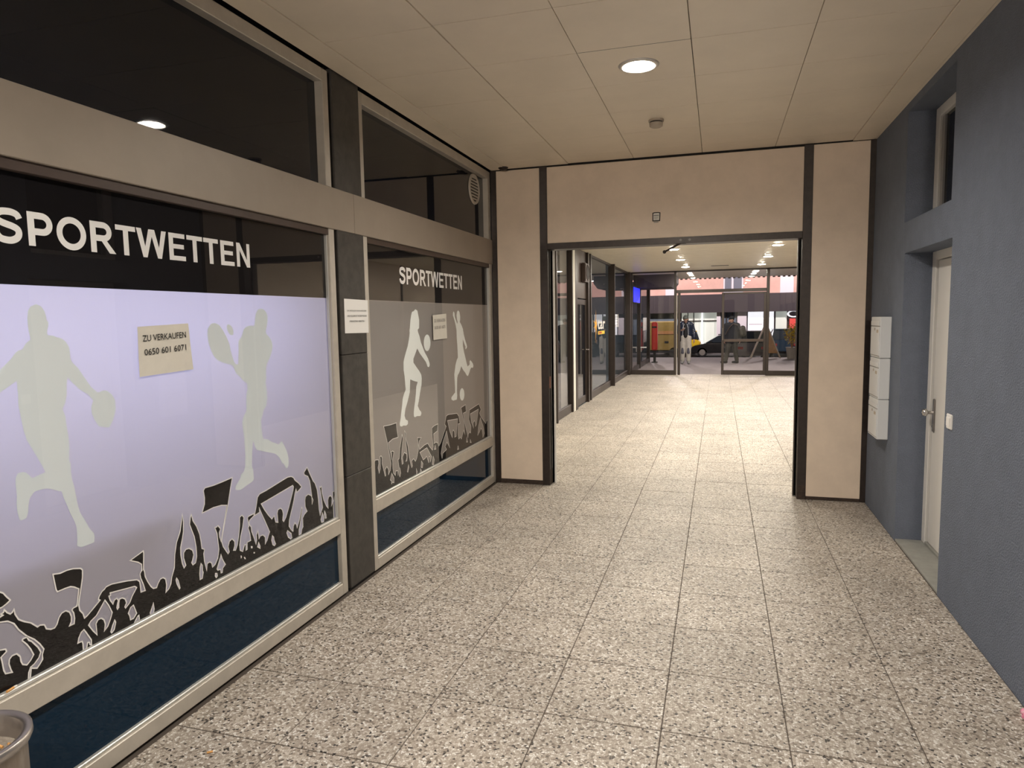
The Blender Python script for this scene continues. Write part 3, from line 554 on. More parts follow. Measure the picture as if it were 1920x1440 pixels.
HOLES1 = [[(2.9577,0.7804),(3.2358,0.8112),(3.2434,0.8009),(3.237,0.7815),(3.2167,0.7446),(3.1926,0.7008),(3.1614,0.6512),(3.1398,0.6326),(3.1306,0.6435),(3.1381,0.6785),(3.1319,0.7009),(3.1164,0.7142),(3.0933,0.7116),(3.0853,0.6934),(3.0891,0.6434),(3.069,0.6514),(3.0591,0.6887),(3.039,0.6763),(3.01,0.7067),(2.982,0.7423)],
 [(1.5396,0.7499),(1.587,0.749),(1.5989,0.7453),(1.623,0.7385),(1.6436,0.7207),(1.6572,0.6934),(1.6836,0.6583),(1.7083,0.6352),(1.7265,0.6098),(1.7389,0.5852),(1.7315,0.5685),(1.7318,0.5514),(1.7205,0.5401),(1.7094,0.5306),(1.6884,0.5414),(1.6821,0.5078),(1.6757,0.5112),(1.6791,0.5311),(1.687,0.5454),(1.7009,0.55),(1.7191,0.5644),(1.7274,0.5806),(1.7189,0.6016),(1.698,0.6333),(1.6887,0.6411),(1.6833,0.6552),(1.6685,0.6555),(1.6664,0.6499),(1.6811,0.6298),(1.6924,0.6077),(1.7011,0.5835),(1.6891,0.5693),(1.675,0.5598),(1.661,0.5686),(1.6557,0.5828),(1.6549,0.5996),(1.6439,0.6148),(1.6281,0.6161),(1.618,0.6082),(1.6151,0.5935),(1.6195,0.5718),(1.6232,0.5601),(1.6018,0.5664),(1.5968,0.5803),(1.5945,0.6071),(1.5917,0.6277),(1.6112,0.6389),(1.6089,0.6481),(1.5909,0.6536),(1.5554,0.6614)],
 [(1.8986,0.5837),(1.9072,0.569),(1.9259,0.5313),(1.9254,0.5114),(1.9186,0.5165),(1.9175,0.5261),(1.9097,0.528),(1.904,0.5089),(1.8899,0.5049),(1.8904,0.5335),(1.8874,0.544),(1.87,0.545),(1.8754,0.5622),(1.8865,0.5785)],
 [(1.9969,0.6574),(2.0114,0.6318),(2.0253,0.5962),(2.0138,0.5715),(2.0008,0.5509),(1.985,0.54),(1.9909,0.5652),(1.9869,0.5833),(1.9751,0.595),(1.9605,0.5949),(1.9505,0.5832),(1.9521,0.5389),(1.9362,0.5623),(1.9194,0.5923),(1.929,0.6024),(1.9549,0.6135),(1.9748,0.6341)],
 [(2.0227,0.6764),(2.1386,0.6575),(2.1481,0.6487),(2.1234,0.6226),(2.1095,0.601),(2.0885,0.5878),(2.0851,0.5943),(2.0941,0.6074),(2.0896,0.6244),(2.0767,0.6347),(2.0631,0.6353),(2.0579,0.6191),(2.0565,0.6029),(2.0504,0.5989),(2.0479,0.6065),(2.0523,0.6214),(2.0571,0.6327),(2.0503,0.6438),(2.0386,0.6403),(2.0318,0.6282),(2.0203,0.6478),(2.0162,0.6659),(2.0237,0.6661)],
 [(2.0337,0.5611),(2.0379,0.551),(2.0288,0.5251),(2.0167,0.5173),(2.0128,0.5241),(2.0228,0.5444)],
 [(2.1262,0.5838),(2.1392,0.544),(2.1237,0.5301),(2.1076,0.5303),(2.1051,0.5485),(2.099,0.5613),(2.1117,0.5797)],
 [(2.1493,0.531),(2.1504,0.4959),(2.1415,0.4981),(2.1384,0.5099),(2.1251,0.4985),(2.1184,0.4912),(2.1162,0.4991),(2.1308,0.5167),(2.1421,0.529)],
 [(2.2265,0.5508),(2.2286,0.5234),(2.2226,0.5046),(2.2098,0.5066),(2.2064,0.5169),(2.2163,0.5321)],
 [(2.3608,0.6079),(2.3691,0.5937),(2.377,0.5573),(2.373,0.5551),(2.361,0.582),(2.357,0.602)],
 [(2.5105,0.6208),(2.5181,0.6096),(2.5177,0.5845),(2.5209,0.5749),(2.5132,0.5504),(2.4989,0.5494),(2.4985,0.579),(2.5036,0.6064)],
 [(2.6428,0.6174),(2.65,0.593),(2.669,0.56),(2.6495,0.5494),(2.6448,0.5292),(2.6356,0.5304),(2.6341,0.5485),(2.616,0.5507),(2.6106,0.5592),(2.6248,0.5845)],
 [(2.5984,0.542),(2.6089,0.5381),(2.6108,0.5244),(2.6026,0.5197),(2.5962,0.5299)],
 [(3.0351,0.5868),(3.0469,0.5749),(3.0487,0.5581),(3.0597,0.5342),(3.0495,0.5274),(3.0344,0.5384),(3.027,0.5651)],
 [(3.1689,0.574),(3.2011,0.5472),(3.2059,0.5204),(3.1953,0.5174),(3.1726,0.5351),(3.1613,0.5638)],
 [(3.5171,0.5762),(3.5345,0.5395),(3.5288,0.5183),(3.5048,0.5208),(3.4983,0.5409)],
 [(3.5418,0.5807),(3.5562,0.5561),(3.5585,0.5325),(3.5463,0.5338),(3.5362,0.5618)],
 [(2.9211,0.5873),(2.9312,0.5643),(2.9303,0.5528),(2.9105,0.5673)]]
DOTS1 = [[(2.7796,0.566),(2.7874,0.5633),(2.7878,0.5518),(2.7798,0.5509)],[(2.8025,0.5512),(2.8111,0.5483),(2.8168,0.5348),(2.8069,0.5383)],[(2.8602,0.5884),(2.8724,0.583),(2.8715,0.5726),(2.8593,0.5766)],[(2.8782,0.5508),(2.8878,0.5475),(2.8872,0.5402),(2.8776,0.5435)]]
CROWD2 = [(4.115,0.692),(4.1987,0.7585),(4.2415,0.7508),(4.2449,0.7229),(4.232,0.6967),(4.2453,0.6544),(4.2639,0.682),(4.2685,0.7443),(4.2646,0.7661),(4.2815,0.7706),(4.297,0.7543),(4.2939,0.7126),(4.3129,0.666),(4.3318,0.6137),(4.3434,0.6164),(4.3352,0.6611),(4.3649,0.6762),(4.3861,0.65),(4.3834,0.6128),(4.4144,0.6384),(4.4295,0.6842),(4.3851,0.8415),(4.3354,0.9724),(4.4383,0.9656),(4.5362,0.9659),(4.5402,0.9212),(4.5563,0.855),(4.4658,0.857),(4.4001,0.8415),(4.4408,0.7091),(4.4462,0.7516),(4.4381,0.7695),(4.4595,0.7709),(4.4803,0.7614),(4.4685,0.7308),(4.4548,0.7062),(4.4564,0.6457),(4.4654,0.6053),(4.4938,0.5823),(4.5022,0.6137),(4.5324,0.6098),(4.5359,0.5728),(4.5581,0.6237),(4.5442,0.688),(4.5633,0.6953),(4.5811,0.7699),(4.6105,0.8317),(4.6231,0.866),(4.6384,0.8325),(4.6268,0.7951),(4.6104,0.742),(4.6002,0.6878),(4.6094,0.6409),(4.6288,0.6453),(4.6196,0.6952),(4.6534,0.7224),(4.6908,0.7038),(4.6952,0.6743),(4.674,0.6501),(4.6936,0.6518),(4.7028,0.69),(4.6797,0.8197),(4.6678,0.8868),(4.6892,0.8634),(4.6924,0.8174),(4.7206,0.7553),(4.7348,0.6779),(4.7569,0.6156),(4.7745,0.5799),(4.7887,0.5915),(4.7783,0.6344),(4.8127,0.642),(4.8449,0.6148),(4.8743,0.6383),(4.9064,0.6972),(4.8964,0.7937),(4.9661,0.7817),(4.9248,0.7591),(4.9116,0.7318),(4.9272,0.6933),(5.0219,0.7116),(5.0886,0.7147),(5.1238,0.6807),(5.1821,0.6388),(5.1996,0.6667),(5.1825,0.7568),(5.1826,0.8249),(5.2268,0.8366),(5.3092,0.8396),(5.2941,0.782),(5.2144,0.7701),(5.2166,0.6885),(5.2563,0.694),(5.2952,0.6807),(5.3171,0.6481),(5.3677,0.6741),(5.4656,0.7671),(5.4925,0.7888),(5.4603,0.8133),(5.4986,0.879),(5.542,0.8872),(5.755,0.8684),(5.7993,0.8364),(5.8228,0.7646),(5.7762,0.7683),(5.7697,0.6705),(5.7856,0.6268),(5.8242,0.6407),(5.8511,0.6154),(5.9137,0.6881),(5.9497,0.6403),(5.9278,0.7556),(5.8606,0.9067),(5.9777,0.9195),(5.993,0.851),(5.9144,0.8478),(5.9384,0.7679),(6.0267,0.599),(6.039,0.6324),(6.0806,0.6469),(6.1,0.6294),(6.1143,0.6916),(6.0578,0.7679),(6.0838,0.8565),(6.3498,0.8802),(6.4124,0.8166),(6.3659,0.7858),(6.4077,0.7428),(6.5509,0.6538),(6.5759,0.6806),(6.6115,0.683),(6.6,0.683),(6.6,0.503),(4.115,0.503)]
HOLES2 = [[(5.5248,0.8361),(5.7701,0.8168),(5.7231,0.6648),(5.6863,0.661),(5.6807,0.7124),(5.655,0.7333),(5.6362,0.7197),(5.6291,0.6675),(5.575,0.7297)],
 [(6.1016,0.815),(6.3357,0.8305),(6.2724,0.6888),(6.2391,0.672),(6.2313,0.717),(6.2111,0.7345),(6.1784,0.7177),(6.1854,0.6623),(6.1272,0.7326)],
 [(6.3851,0.7385),(6.4689,0.6361),(6.4988,0.5632),(6.4507,0.5259),(6.4329,0.6042),(6.4008,0.6318),(6.3544,0.602),(6.2977,0.5744),(6.3249,0.6586)],
 [(4.9325,0.6684),(5.0714,0.6813),(5.1631,0.5865),(5.13,0.5499),(5.1254,0.5941),(5.1109,0.6031),(5.0997,0.55),(5.0592,0.6134),(5.0289,0.6012),(4.9921,0.5966)],
 [(5.4984,0.7488),(5.5653,0.5858),(5.5003,0.6504),(5.4557,0.6193),(5.4875,0.5872),(5.4021,0.5711),(5.3827,0.5298),(5.3613,0.579),(5.4085,0.6668)],
 [(4.7171,0.6153),(4.7248,0.5935),(4.7041,0.5606),(4.694,0.5657)],
 [(4.5706,0.6238),(4.5823,0.5792),(4.5656,0.5549),(4.5546,0.5742)],
 [(4.9559,0.5949),(4.9857,0.5677),(4.9734,0.5371),(4.9453,0.5462)],
 [(4.8547,0.5568),(4.8733,0.526),(4.8582,0.5087)],
 [(4.9375,0.5359),(4.9636,0.5),(4.9284,0.5079)],
 [(4.4361,0.6118),(4.4709,0.5655),(4.4662,0.5335),(4.4431,0.5445),(4.4281,0.5343),(4.4262,0.5567),(4.4094,0.5688)],
 [(5.9935,0.6118),(6.0141,0.5586),(5.9804,0.5646)],
 [(5.7631,0.5693),(5.7796,0.5354),(5.7443,0.5387)],
 [(5.239,0.672),(5.2522,0.6349),(5.2179,0.6383)],
 [(6.0859,0.5709),(6.1126,0.5374),(6.0801,0.5432)],
 [(5.194,0.5866),(5.215,0.5511),(5.1968,0.5141),(5.1665,0.5236),(5.1766,0.5589)]]

def figure(key, material, par, t): flat('figure', [FIGS[key]], TO, material, par, t)
for k in ('basketball', 'tennis', 'tennis_ball'): figure(k, 'figure_film', w1, 0.0)
for k in ('volleyball', 'volley_ball', 'soccer', 'soccer_ball'): figure(k, 'figure_film_white', w2, 0.0)
flat('crowd', [CROWD1] + HOLES1, TO, 'black_film', w1, 0.0003)
flat('scarf', [FIGS['scarf']], TO, 'black_film', w1, 0.0003)
mb = MB()
for lp in [CROWD1, FIGS['scarf']] + HOLES1: ribbon(mb, lp, 0.0048, TO, 0.0006)
for lp in DOTS1:
    mb.add([TO(u, v, 0.0006) for u, v in lp], [tuple(range(len(lp)))])
mb.build('outline', 'white_film', w1)
flat('crowd', [CROWD2] + HOLES2, TO, 'black_film', w2, 0.0003)
mb = MB()
for lp in [CROWD2] + HOLES2: ribbon(mb, lp, 0.0046, TO, 0.0006)
mb.build('outline', 'white_film', w2)

# round ventilation grille in the upper light of the far window
vg = MB().lathe([(0.118, 0.0), (0.118, 0.012), (0.143, 0.012), (0.146, 0.0)], (0, 0, 0), 36)
vg.v = [(-2.281 + z, 6.40 + x, 2.965 + yv) for x, yv, z in vg.v]; vgo = vg.build('vent_grille', 'aluminium', w2, smooth=True)
bk = MB().tube((-2.281, 6.40, 2.965), (-2.277, 6.40, 2.965), 0.12, 0.12, 30).build('vent_back', 'gasket', w2)
for k in range(8):
    zz = 2.965 - 0.1 + k * 0.0285; hw = math.sqrt(max(0.0001, 0.118 ** 2 - (zz - 2.965) ** 2))
    MB().add([(-2.277, 6.40 - hw, zz), (-2.277, 6.40 + hw, zz), (-2.268, 6.40 + hw, zz + 0.012), (-2.268, 6.40 - hw, zz + 0.012), (-2.277, 6.40 - hw, zz + 0.004), (-2.277, 6.40 + hw, zz + 0.004)], [(0, 1, 2, 3), (3, 2, 5, 4)]).build('vent_slat', 'aluminium', w2)

# the room behind the near window: a fluorescent batten lights the film from behind
wl = struct('wall_left', (XL, 0, 0), 'closed back of the betting shop behind the films')
for q_ in ((-4.2, -2.32, 0.2, 0.26, 0.0, ZC), (-4.2, -2.32, 3.90, 3.96, 0, ZC), (-4.26, -4.2, 0.2, 3.96, 0, ZC), (-4.2, -2.30, 0.2, 3.96, ZC - 0.06, ZC), (-4.2, -2.30, 0.2, 3.96, -0.1, -0.04),): MB().box(*q_).build('room_wall', 'white_wall', wl)
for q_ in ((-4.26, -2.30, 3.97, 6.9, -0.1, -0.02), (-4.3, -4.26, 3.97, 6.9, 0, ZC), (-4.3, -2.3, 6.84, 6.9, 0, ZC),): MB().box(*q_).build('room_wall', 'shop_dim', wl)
MB().box(-2.60, XL, YB, 0.945, 0, ZC).build('wall_face', 'plain_plaster', wl)
ct = thing('added_counter', (-2.6, 1.7, 0), 'unseen low counter added behind the lavender film to shade its lower part', 'counter')  # unseen, added to keep the light box off the lower film
MB().box(-2.80, -2.40, 0.7, 2.35, 0.0, 0.96).build('body', 'brown_panel', ct, bevel=0.01)
MB().box(-2.84, -2.36, 0.66, 2.40, 0.96, 1.0).build('top', 'brown_frame', ct, bevel=0.005)
bt = thing('batten_light', (-2.95, 1.5, 1.72), 'opal fluorescent light box inside the betting shop behind the lavender film', 'light')
MB().box(-2.99, -2.95, 0.85, 3.42, 1.48, 1.98).build('housing', 'white_lacquer', bt)
emit('batten_glow', (0.77, 0.78, 1.0), 3.7)
MB().box(-2.95, -2.93, 0.87, 3.40, 1.50, 1.96).build('diffuser', 'batten_glow', bt)

# sheet-metal band over both windows and the pillar
band = struct('trim_1', (XL, 0, BANDZ0), 'wide aluminium sheet band running along the shop front above the films')
for y0, y1 in ((YB, 0.9), (0.9, 3.953), (3.9555, 6.80)):
    MB().box(XL - 0.02, XL + 0.010, y0, min(y1, YE - 0.002), BANDZ0, BANDZ1).build('band_sheet', 'band_sheet', band, bevel=0.003)
# black stone pillar
pil = thing('stone_pillar', (XL, 3.9, 0), 'black polished stone pillar between the two shop windows', 'pillar', None, 'structure')
PX = XL + 0.004
for z0, z1 in ((0.02, 0.739), (0.742, 1.505), (1.508, 2.275), (2.50, ZC)):
    MB().box(XL - 0.2, PX, 3.752, 4.072, z0, z1).build('stone_slab', 'black_stone', pil, bevel=0.003)
MB().box(XL - 0.18, XL - 0.006, 3.755, 4.07, 0.0, 0.03).build('plinth', 'dark_void', pil)
MB().box(XL - 0.20, XL - 0.03, 3.723, 3.752, 0.0, ZC).build('joint', 'dark_void', pil)

# ------------------------------------------------------------------ paper notices
def notice(label, pts, material, x, curl=0.004):
    """sheet taped on a surface facing +X; pts = four corners (y, z) from top-left clockwise"""
    t = thing('paper_notice', (x, pts[0][0], pts[2][1]), label, 'notice', 'paper notices taped to the shop front')
    n = 8; vs = []; fs = []
    for i in range(n + 1):
        for k in range(n + 1):
            a, b = i / n, k / n
            top = Vector(pts[0]).lerp(Vector(pts[1]), a); bot = Vector(pts[3]).lerp(Vector(pts[2]), a); p = top.lerp(bot, b)
            vs.append((x + 0.0008 + curl * ((2 * a - 1) ** 4 * 0.6 + max(0, b - 0.6) * 0.5), p.x, p.y))
    for i in range(n):
        for k in range(n):
            q = i * (n + 1) + k; fs.append((q, q + 1, q + n + 2, q + n + 1))
    m = MB().add(vs, fs); o = m.build('sheet', material, t, smooth=True)
    return t
n1 = notice('cream paper reading ZU VERKAUFEN on the lavender window film', [(2.232, 1.706), (2.512, 1.717), (2.526, 1.512), (2.226, 1.503)], 'paper_cream', GP, 0.004)
tl = on_left(GP + 0.0042)
text_mesh('lettering', 'ZU VERKAUFEN', tl, 2.254, 1.645, 0.240, 0.026, 'ink', n1, 0.008, 0.010)
text_mesh('lettering', '0650 601 6071', tl, 2.259, 1.588, 0.232, 0.026, 'ink', n1, 0.008, 0.012)
n2 = notice('small cream paper for sale notice on the dark grey window film', [(5.240, 1.752), (5.535, 1.765), (5.537, 1.553), (5.240, 1.548)], 'paper_cream', GP, 0.006)
tl2 = on_left(GP + 0.0058)
text_mesh('lettering', 'ZU VERKAUFEN', tl2, 5.265, 1.693, 0.240, 0.026, 'ink_grey', n2, 0.004, 0.006)
text_mesh('lettering', '0650 601 6071', tl2, 5.270, 1.636, 0.232, 0.026, 'ink_grey', n2, 0.004, 0.006)
n3 = notice('white printed notice with three lines of text on the black stone pillar', [(3.797, 1.854), (4.098, 1.850), (4.096, 1.636), (3.794, 1.640)], 'plastic_white', PX, 0.001)
tl3 = on_left(PX + 0.0026)
for s, u, wd, z in (('DAS ABSTELLEN VON FAHRR\u00c4DERN', 3.828, 0.245, 1.776), ('UND ROLLERN IST IN DER PASSAGE', 3.826, 0.248, 1.742), ('STRENGSTENS VERBOTEN !', 3.853, 0.196, 1.708)):
    text_mesh('lettering', s, tl3, u, z, wd, 0.011, 'ink', n3, 0.0)

# ------------------------------------------------------------------ portal wall at the end of the passage
we = struct('wall_end', (0, YE, 0), 'portal wall of cream laminate panels framed by dark brown steel posts')
yb = YE + 0.12
def pbox(nm, x0, x1, z0, z1, material='beige_laminate', y0=YE, y1=None, bevel=0.002):
    return MB().box(x0, x1, y0, yb if y1 is None else y1, z0, z1).build(nm, material, we, bevel=bevel)
pbox('side_panel', -2.166, -1.716, 0.045, 3.192, y0=YE + 0.006)
pbox('side_panel', 0.791, 1.246, 0.030, 3.200, y0=YE + 0.006)
pbox('header_panel', -1.640, 0.714, 2.452, 3.192, y0=YE + 0.006)
pbox('post', -1.716, -1.640, 0.0, 3.205, 'brown_steel')
pbox('post', 0.714, 0.791, 0.0, 3.205, 'brown_steel')
pbox('post', -2.224, -2.166, 0.0, 3.205, 'brown_steel')
pbox('post', 1.246, 1.30, 0.0, 3.205, 'brown_steel', y0=YE + 0.004)
pbox('header_rail', -1.640, 0.714, 2.392, 2.452, 'brown_steel')
pbox('base_strip', -2.166, -1.716, 0.0, 0.045, 'rusty_steel', y0=YE + 0.003)
pbox('base_strip', 0.791, 1.246, 0.0, 0.030, 'rusty_steel', y0=YE + 0.003)
pbox('head_gap', -2.2, 1.29, 3.192, 3.215, 'dark_void', y0=YE + 0.010)
pbox('post_shoe', -1.6395, -1.637, 0.0, 0.16, 'rusty_steel', y0=YE + 0.02, y1=yb - 0.01, bevel=0)
pbox('post_shoe', 0.716, 0.789, 0.0, 0.13, 'rusty_steel', y0=YE - 0.002, y1=YE + 0.001, bevel=0)
pbox('strike_plate', -1.6395, -1.6365, 1.00, 1.12, 'strike_plate', y0=YE + 0.025, y1=YE + 0.075, bevel=0)
MB().box(-1.641, -1.615, yb, yb + 0.06, 0.0, 2.392).build('inner_jamb', 'brown_frame', we, bevel=0.002)
MB().box(0.690, 0.716, yb, yb + 0.05, 0.0, 2.392).build('inner_jamb', 'brown_frame', we, bevel=0.002)
MB().box(-1.64, 0.714, yb, yb + 0.05, 2.392, 2.42).build('inner_head', 'brown_frame', we)
for q_ in ((-2.60, -1.60, yb, yb + 0.02, 0, 3.3), (0.70, 2.8, yb, yb + 0.02, 0, 3.3), (-1.64, 0.72, yb, yb + 0.02, 2.42, 3.3),): MB().box(*q_).build('hall_face', 'white_wall', we)
for bx in (-0.350, -0.268):
    MB().tube((bx, YE - 0.004, 2.424), (bx, YE + 0.002, 2.424), 0.012, 0.012, 16).build('screw_cap', 'ink_grey', we, smooth=False)
# small manufacturer's plate on the header panel
st = thing('sticker', (-0.576, YE, 2.61), 'small square dark-bordered sticker on the cream header panel', 'sticker')
TE = on_end(YE + 0.0045)
flat('plate', [[(-0.611, 2.612), (-0.542, 2.612), (-0.540, 2.688), (-0.560, 2.694), (-0.592, 2.694), (-0.611, 2.688)]], TE, 'paper', st, 0.0)
mb = MB(); ribbon(mb, [(-0.608, 2.615), (-0.545, 2.615), (-0.542, 2.687), (-0.560, 2.691), (-0.592, 2.691), (-0.608, 2.687)], 0.009, TE, 0.0006)
mb.build('border', 'ink', st)
mb = MB()
for z0, z1, u0, u1 in ((2.660, 2.670, -0.600, -0.552), (2.648, 2.652, -0.598, -0.556), (2.638, 2.642, -0.596, -0.560), (2.628, 2.631, -0.592, -0.564)):
    mb.add([TE(u0, z0, 0.0006), TE(u1, z0, 0.0006), TE(u1, z1, 0.0006), TE(u0, z1, 0.0006)], [(0, 1, 2, 3)])
mb.build('print', 'ink_grey', st)['kind'] = 'stuff'
MB().box(-0.600, -0.556, YE + 0.003, YE + 0.0045, 2.598, 2.606).build('caption', 'ink_grey', st)
arm = thing('door_closer_arm', (-0.36, yb, 2.39), 'dark steel closer arm hanging under the portal header', 'closer arm')
MB().tube((-0.345, YE + 0.02, 2.400), (-0.497, YE - 0.02, 2.318), 0.010, 0.009, 12).build('rod', 'brown_steel', arm)
MB().ball((-0.497, YE - 0.02, 2.318), 0.017).build('knob', 'brown_steel', arm, smooth=True)
MB().box(-0.40, -0.30, YE + 0.005, YE + 0.06, 2.388, 2.402).build('bracket', 'brown_steel', arm, bevel=0.002)

# ------------------------------------------------------------------ stucco wall on the right
DY0, DY1, DZ = 4.600, 5.665, 2.140
WY0, WY1, WZ0, WZ1 = 4.650, 5.712, 2.362, 3.147
xw = XR + 0.30
wr = MB()
wr.box(XR, xw, YB, 4.600, -0.05, ZC + 0.02).box(XR, xw, 5.712, 6.90, -0.05, ZC + 0.02)
wr.box(XR, xw, 4.600, 5.712, DZ, WZ0).box(XR, xw, 4.600, 5.712, WZ1, ZC + 0.02).box(XR, xw, 4.600, WY0, WZ0, WZ1).box(XR, xw, DY1, 5.712, -0.05, DZ)
wro = wr.build('wall_right', 'stucco'); tag(wro, 'slate grey stucco wall with a deep door recess and a window recess', None, None, 'structure')
xd = 1.492
dr = struct('door_1', (xd, 5.1, 0), 'white door in a white frame set deep in the slate grey wall')
MB().box(XR + 0.005, xd + 0.06, DY0 - 0.002, DY1 + 0.002, -0.03, 0.012).build('threshold', 'concrete', dr, bevel=0.003)
MB().box(xd - 0.018, xd + 0.05, DY0, DY1, 0.012, 0.03).build('sill_strip', 'concrete', dr, bevel=0.003)
MB().box(xd - 0.02, xd + 0.06, DY1 - 0.078, DY1 + 0.002, 0.012, DZ + 0.002).build('frame_stile', 'white_lacquer', dr, bevel=0.003)
MB().box(xd - 0.02, xd + 0.06, DY0 - 0.002, DY0 + 0.05, 0.012, DZ + 0.002).build('frame_stile', 'white_lacquer', dr, bevel=0.003)
MB().box(xd - 0.02, xd + 0.06, DY0 + 0.05, DY1 - 0.078, DZ - 0.06, DZ + 0.002).build('frame_head', 'white_lacquer', dr, bevel=0.003)
MB().box(xd + 0.02, xd + 0.07, DY0 + 0.04, DY1 - 0.07, 0.02, DZ - 0.05).build('seal', 'gasket', dr)
lf = MB().box(xd - 0.004, xd + 0.04, DY0 + 0.055, DY1 - 0.096, 0.034, DZ - 0.066).build('leaf', 'white_lacquer', dr, bevel=0.002)
MB().box(xd - 0.014, xd - 0.004, 5.505, 5.548, 0.855, 1.095).build('handle_plate', 'satin_steel', lf, bevel=0.006, seg=2)
kb = MB().lathe([(0.011, 0.0), (0.011, 0.035), (0.024, 0.042), (0.028, 0.056), (0.024, 0.070), (0.001, 0.074)], (0, 0, 0), 20)
kb.v = [(xd - 0.012 - z, 5.527 + x, 0.995 + yv) for x, yv, z in kb.v]; kb.build('knob', 'chrome', lf, smooth=True)
MB().tube((xd - 0.018, 5.527, 0.895), (xd - 0.006, 5.527, 0.895), 0.009, 0.009, 14).build('lock_cylinder', 'chrome', lf)
w3 = struct('window_3', (xd, 5.2, 2.4), 'narrow white-framed window high in the slate grey wall over the door')
xv = 1.470
for nm, a in (('frame_stile', (WY1 - 0.095, WY1, WZ0, WZ1)), ('frame_stile', (WY0, WY0 + 0.07, WZ0, WZ1)), ('frame_rail', (WY0 + 0.07, WY1 - 0.095, WZ1 - 0.07, WZ1)), ('frame_rail', (WY0 + 0.07, WY1 - 0.095, WZ0, WZ0 + 0.06))):
    MB().box(xv, xv + 0.08, a[0], a[1], a[2], a[3]).build(nm, 'white_lacquer', w3, bevel=0.004)
for nm, a in (('sash_stile', (WY1 - 0.15, WY1 - 0.10, WZ0 + 0.065, WZ1 - 0.075)), ('sash_stile', (WY0 + 0.075, WY0 + 0.12, WZ0 + 0.065, WZ1 - 0.075))):
    MB().box(xv + 0.015, xv + 0.06, a[0], a[1], a[2], a[3]).build(nm, 'plain_plaster', w3, bevel=0.003)
MB().box(xv + 0.03, xv + 0.036, WY0 + 0.07, WY1 - 0.09, WZ0 + 0.05, WZ1 - 0.06).build('pane', 'tinted_pane', w3)
sw = thing('light_switch', (XR, 4.49, 1.08), 'white rocker light switch on the slate grey wall beside the door', 'light switch')
MB().box(XR - 0.010, XR, 4.447, 4.533, 1.037, 1.123).build('plate', 'plastic_white', sw, bevel=0.003, seg=2)
MB().box(XR - 0.016, XR - 0.009, 4.461, 4.519, 1.052, 1.108).build('rocker', 'plastic_white', sw, bevel=0.003, seg=2)

# three letter boxes, one over the other
MBX = 1.212
zs = [0.712, 1.032, 1.357, 1.684]
lab = ['bottom white letter box of the stack of three on the slate wall', 'middle white letter box of the stack of three on the slate wall', 'top white letter box of the stack of three on the slate wall']
for k in range(3):
    z0, z1 = zs[k], zs[k + 1] - 0.004; y0, y1 = 5.977, 6.305
    t = thing('letter_box', (XR, 6.14, z0), lab[k], 'letter box', 'letter boxes on the slate wall')
    MB().box(MBX, XR, y0, y1, z0, z1).build('case', 'mailbox_white', t, bevel=0.004)
    MB().box(MBX - 0.005, MBX, y0 + 0.012, y1 - 0.012, z0 + 0.018, z1 - 0.078).build('door', 'mailbox_white', t, bevel=0.002)
    fl = MB().box(MBX - 0.006, MBX, y0 + 0.012, y1 - 0.012, z1 - 0.070, z1 - 0.034).build('flap', 'mailbox_white', t, bevel=0.002)
    MB().box(MBX - 0.0012, MBX + 0.001, y0 + 0.010, y1 - 0.010, z1 - 0.0785, z1 - 0.0700).build('flap_gap', 'ink_grey', t)
    MB().box(MBX - 0.0012, MBX + 0.001, y0 + 0.010, y1 - 0.010, z0 + 0.012, z0 + 0.018).build('door_gap', 'ink_grey', t)
    MB().tube((MBX - 0.010, y0 + 0.16, z1 - 0.098), (MBX - 0.004, y0 + 0.16, z1 - 0.098), 0.011, 0.011, 14).build('lock', 'chrome', t)
    MB().box(MBX - 0.0065, MBX - 0.004, y0 + 0.045, y0 + 0.105, z1 - 0.125, z1 - 0.100).build('name_plate', 'plastic_aged', t)

# ------------------------------------------------------------------ ash bin and litter
BX, BY, BH = -1.950, 1.250, 0.60
ab = thing('ash_bin', (BX, BY, 0), 'round galvanised ash bin with a rolled rim beside the near shop window', 'ash bin')
MB().lathe([(0.001, 0.0), (0.138, 0.0), (0.143, 0.006), (0.146, BH - 0.03)], (BX, BY, 0), 48).build('body', 'galvanised', ab, smooth=True)
MB().lathe([(0.146, BH - 0.032), (0.156, BH - 0.03), (0.161, BH - 0.018), (0.160, BH - 0.004), (0.152, BH), (0.140, BH - 0.003), (0.136, BH - 0.012), (0.132, BH - 0.06), (0.128, BH - 0.075)], (BX, BY, 0), 48).build('rim', 'satin_steel', ab, smooth=True)
MB().lathe([(0.131, BH - 0.068), (0.09, BH - 0.063), (0.05, BH - 0.060), (0.001, BH - 0.058)], (BX, BY, 0), 40).build('sand', 'sand', ab, smooth=True)
def butt(x, y, z, a, tilt, label, ln=0.024, group=None):
    t = thing('cigarette_butt', (x, y, z), label, 'cigarette butt', group)
    d = Vector((math.cos(a) * math.cos(tilt), math.sin(a) * math.cos(tilt), math.sin(tilt)))
    p = Vector((x, y, z + 0.0042)); q = p + d * ln; e = q + d * ln * 0.45
    MB().tube(p, q, 0.0040, 0.0040, 10).build('filter', 'butt_filter', t)
    MB().tube(q, e, 0.0040, 0.0032, 10).build('paper', 'butt_paper', t)
    return t
random.seed(3)
for k in range(16):
    a = random.uniform(0, 6.28); rr = 0.11 * math.sqrt(random.random())
    butt(BX + rr * math.cos(a), BY + rr * math.sin(a), BH - 0.060 + random.uniform(0, 0.004), random.uniform(0, 6.28), random.uniform(0, 0.35), 'cigarette butt stubbed out in the sand of the ash bin', 0.022, 'butts in the ash bin')
butt(-2.236, 1.585, 0.5115, 1.7, 0.02, 'cigarette butt lying on the aluminium rail of the near shop window', 0.026)
butt(-1.942, 2.129, 0.0, 0.7, 0.0, 'cigarette butt lying on the speckled floor by the shop window', 0.022)
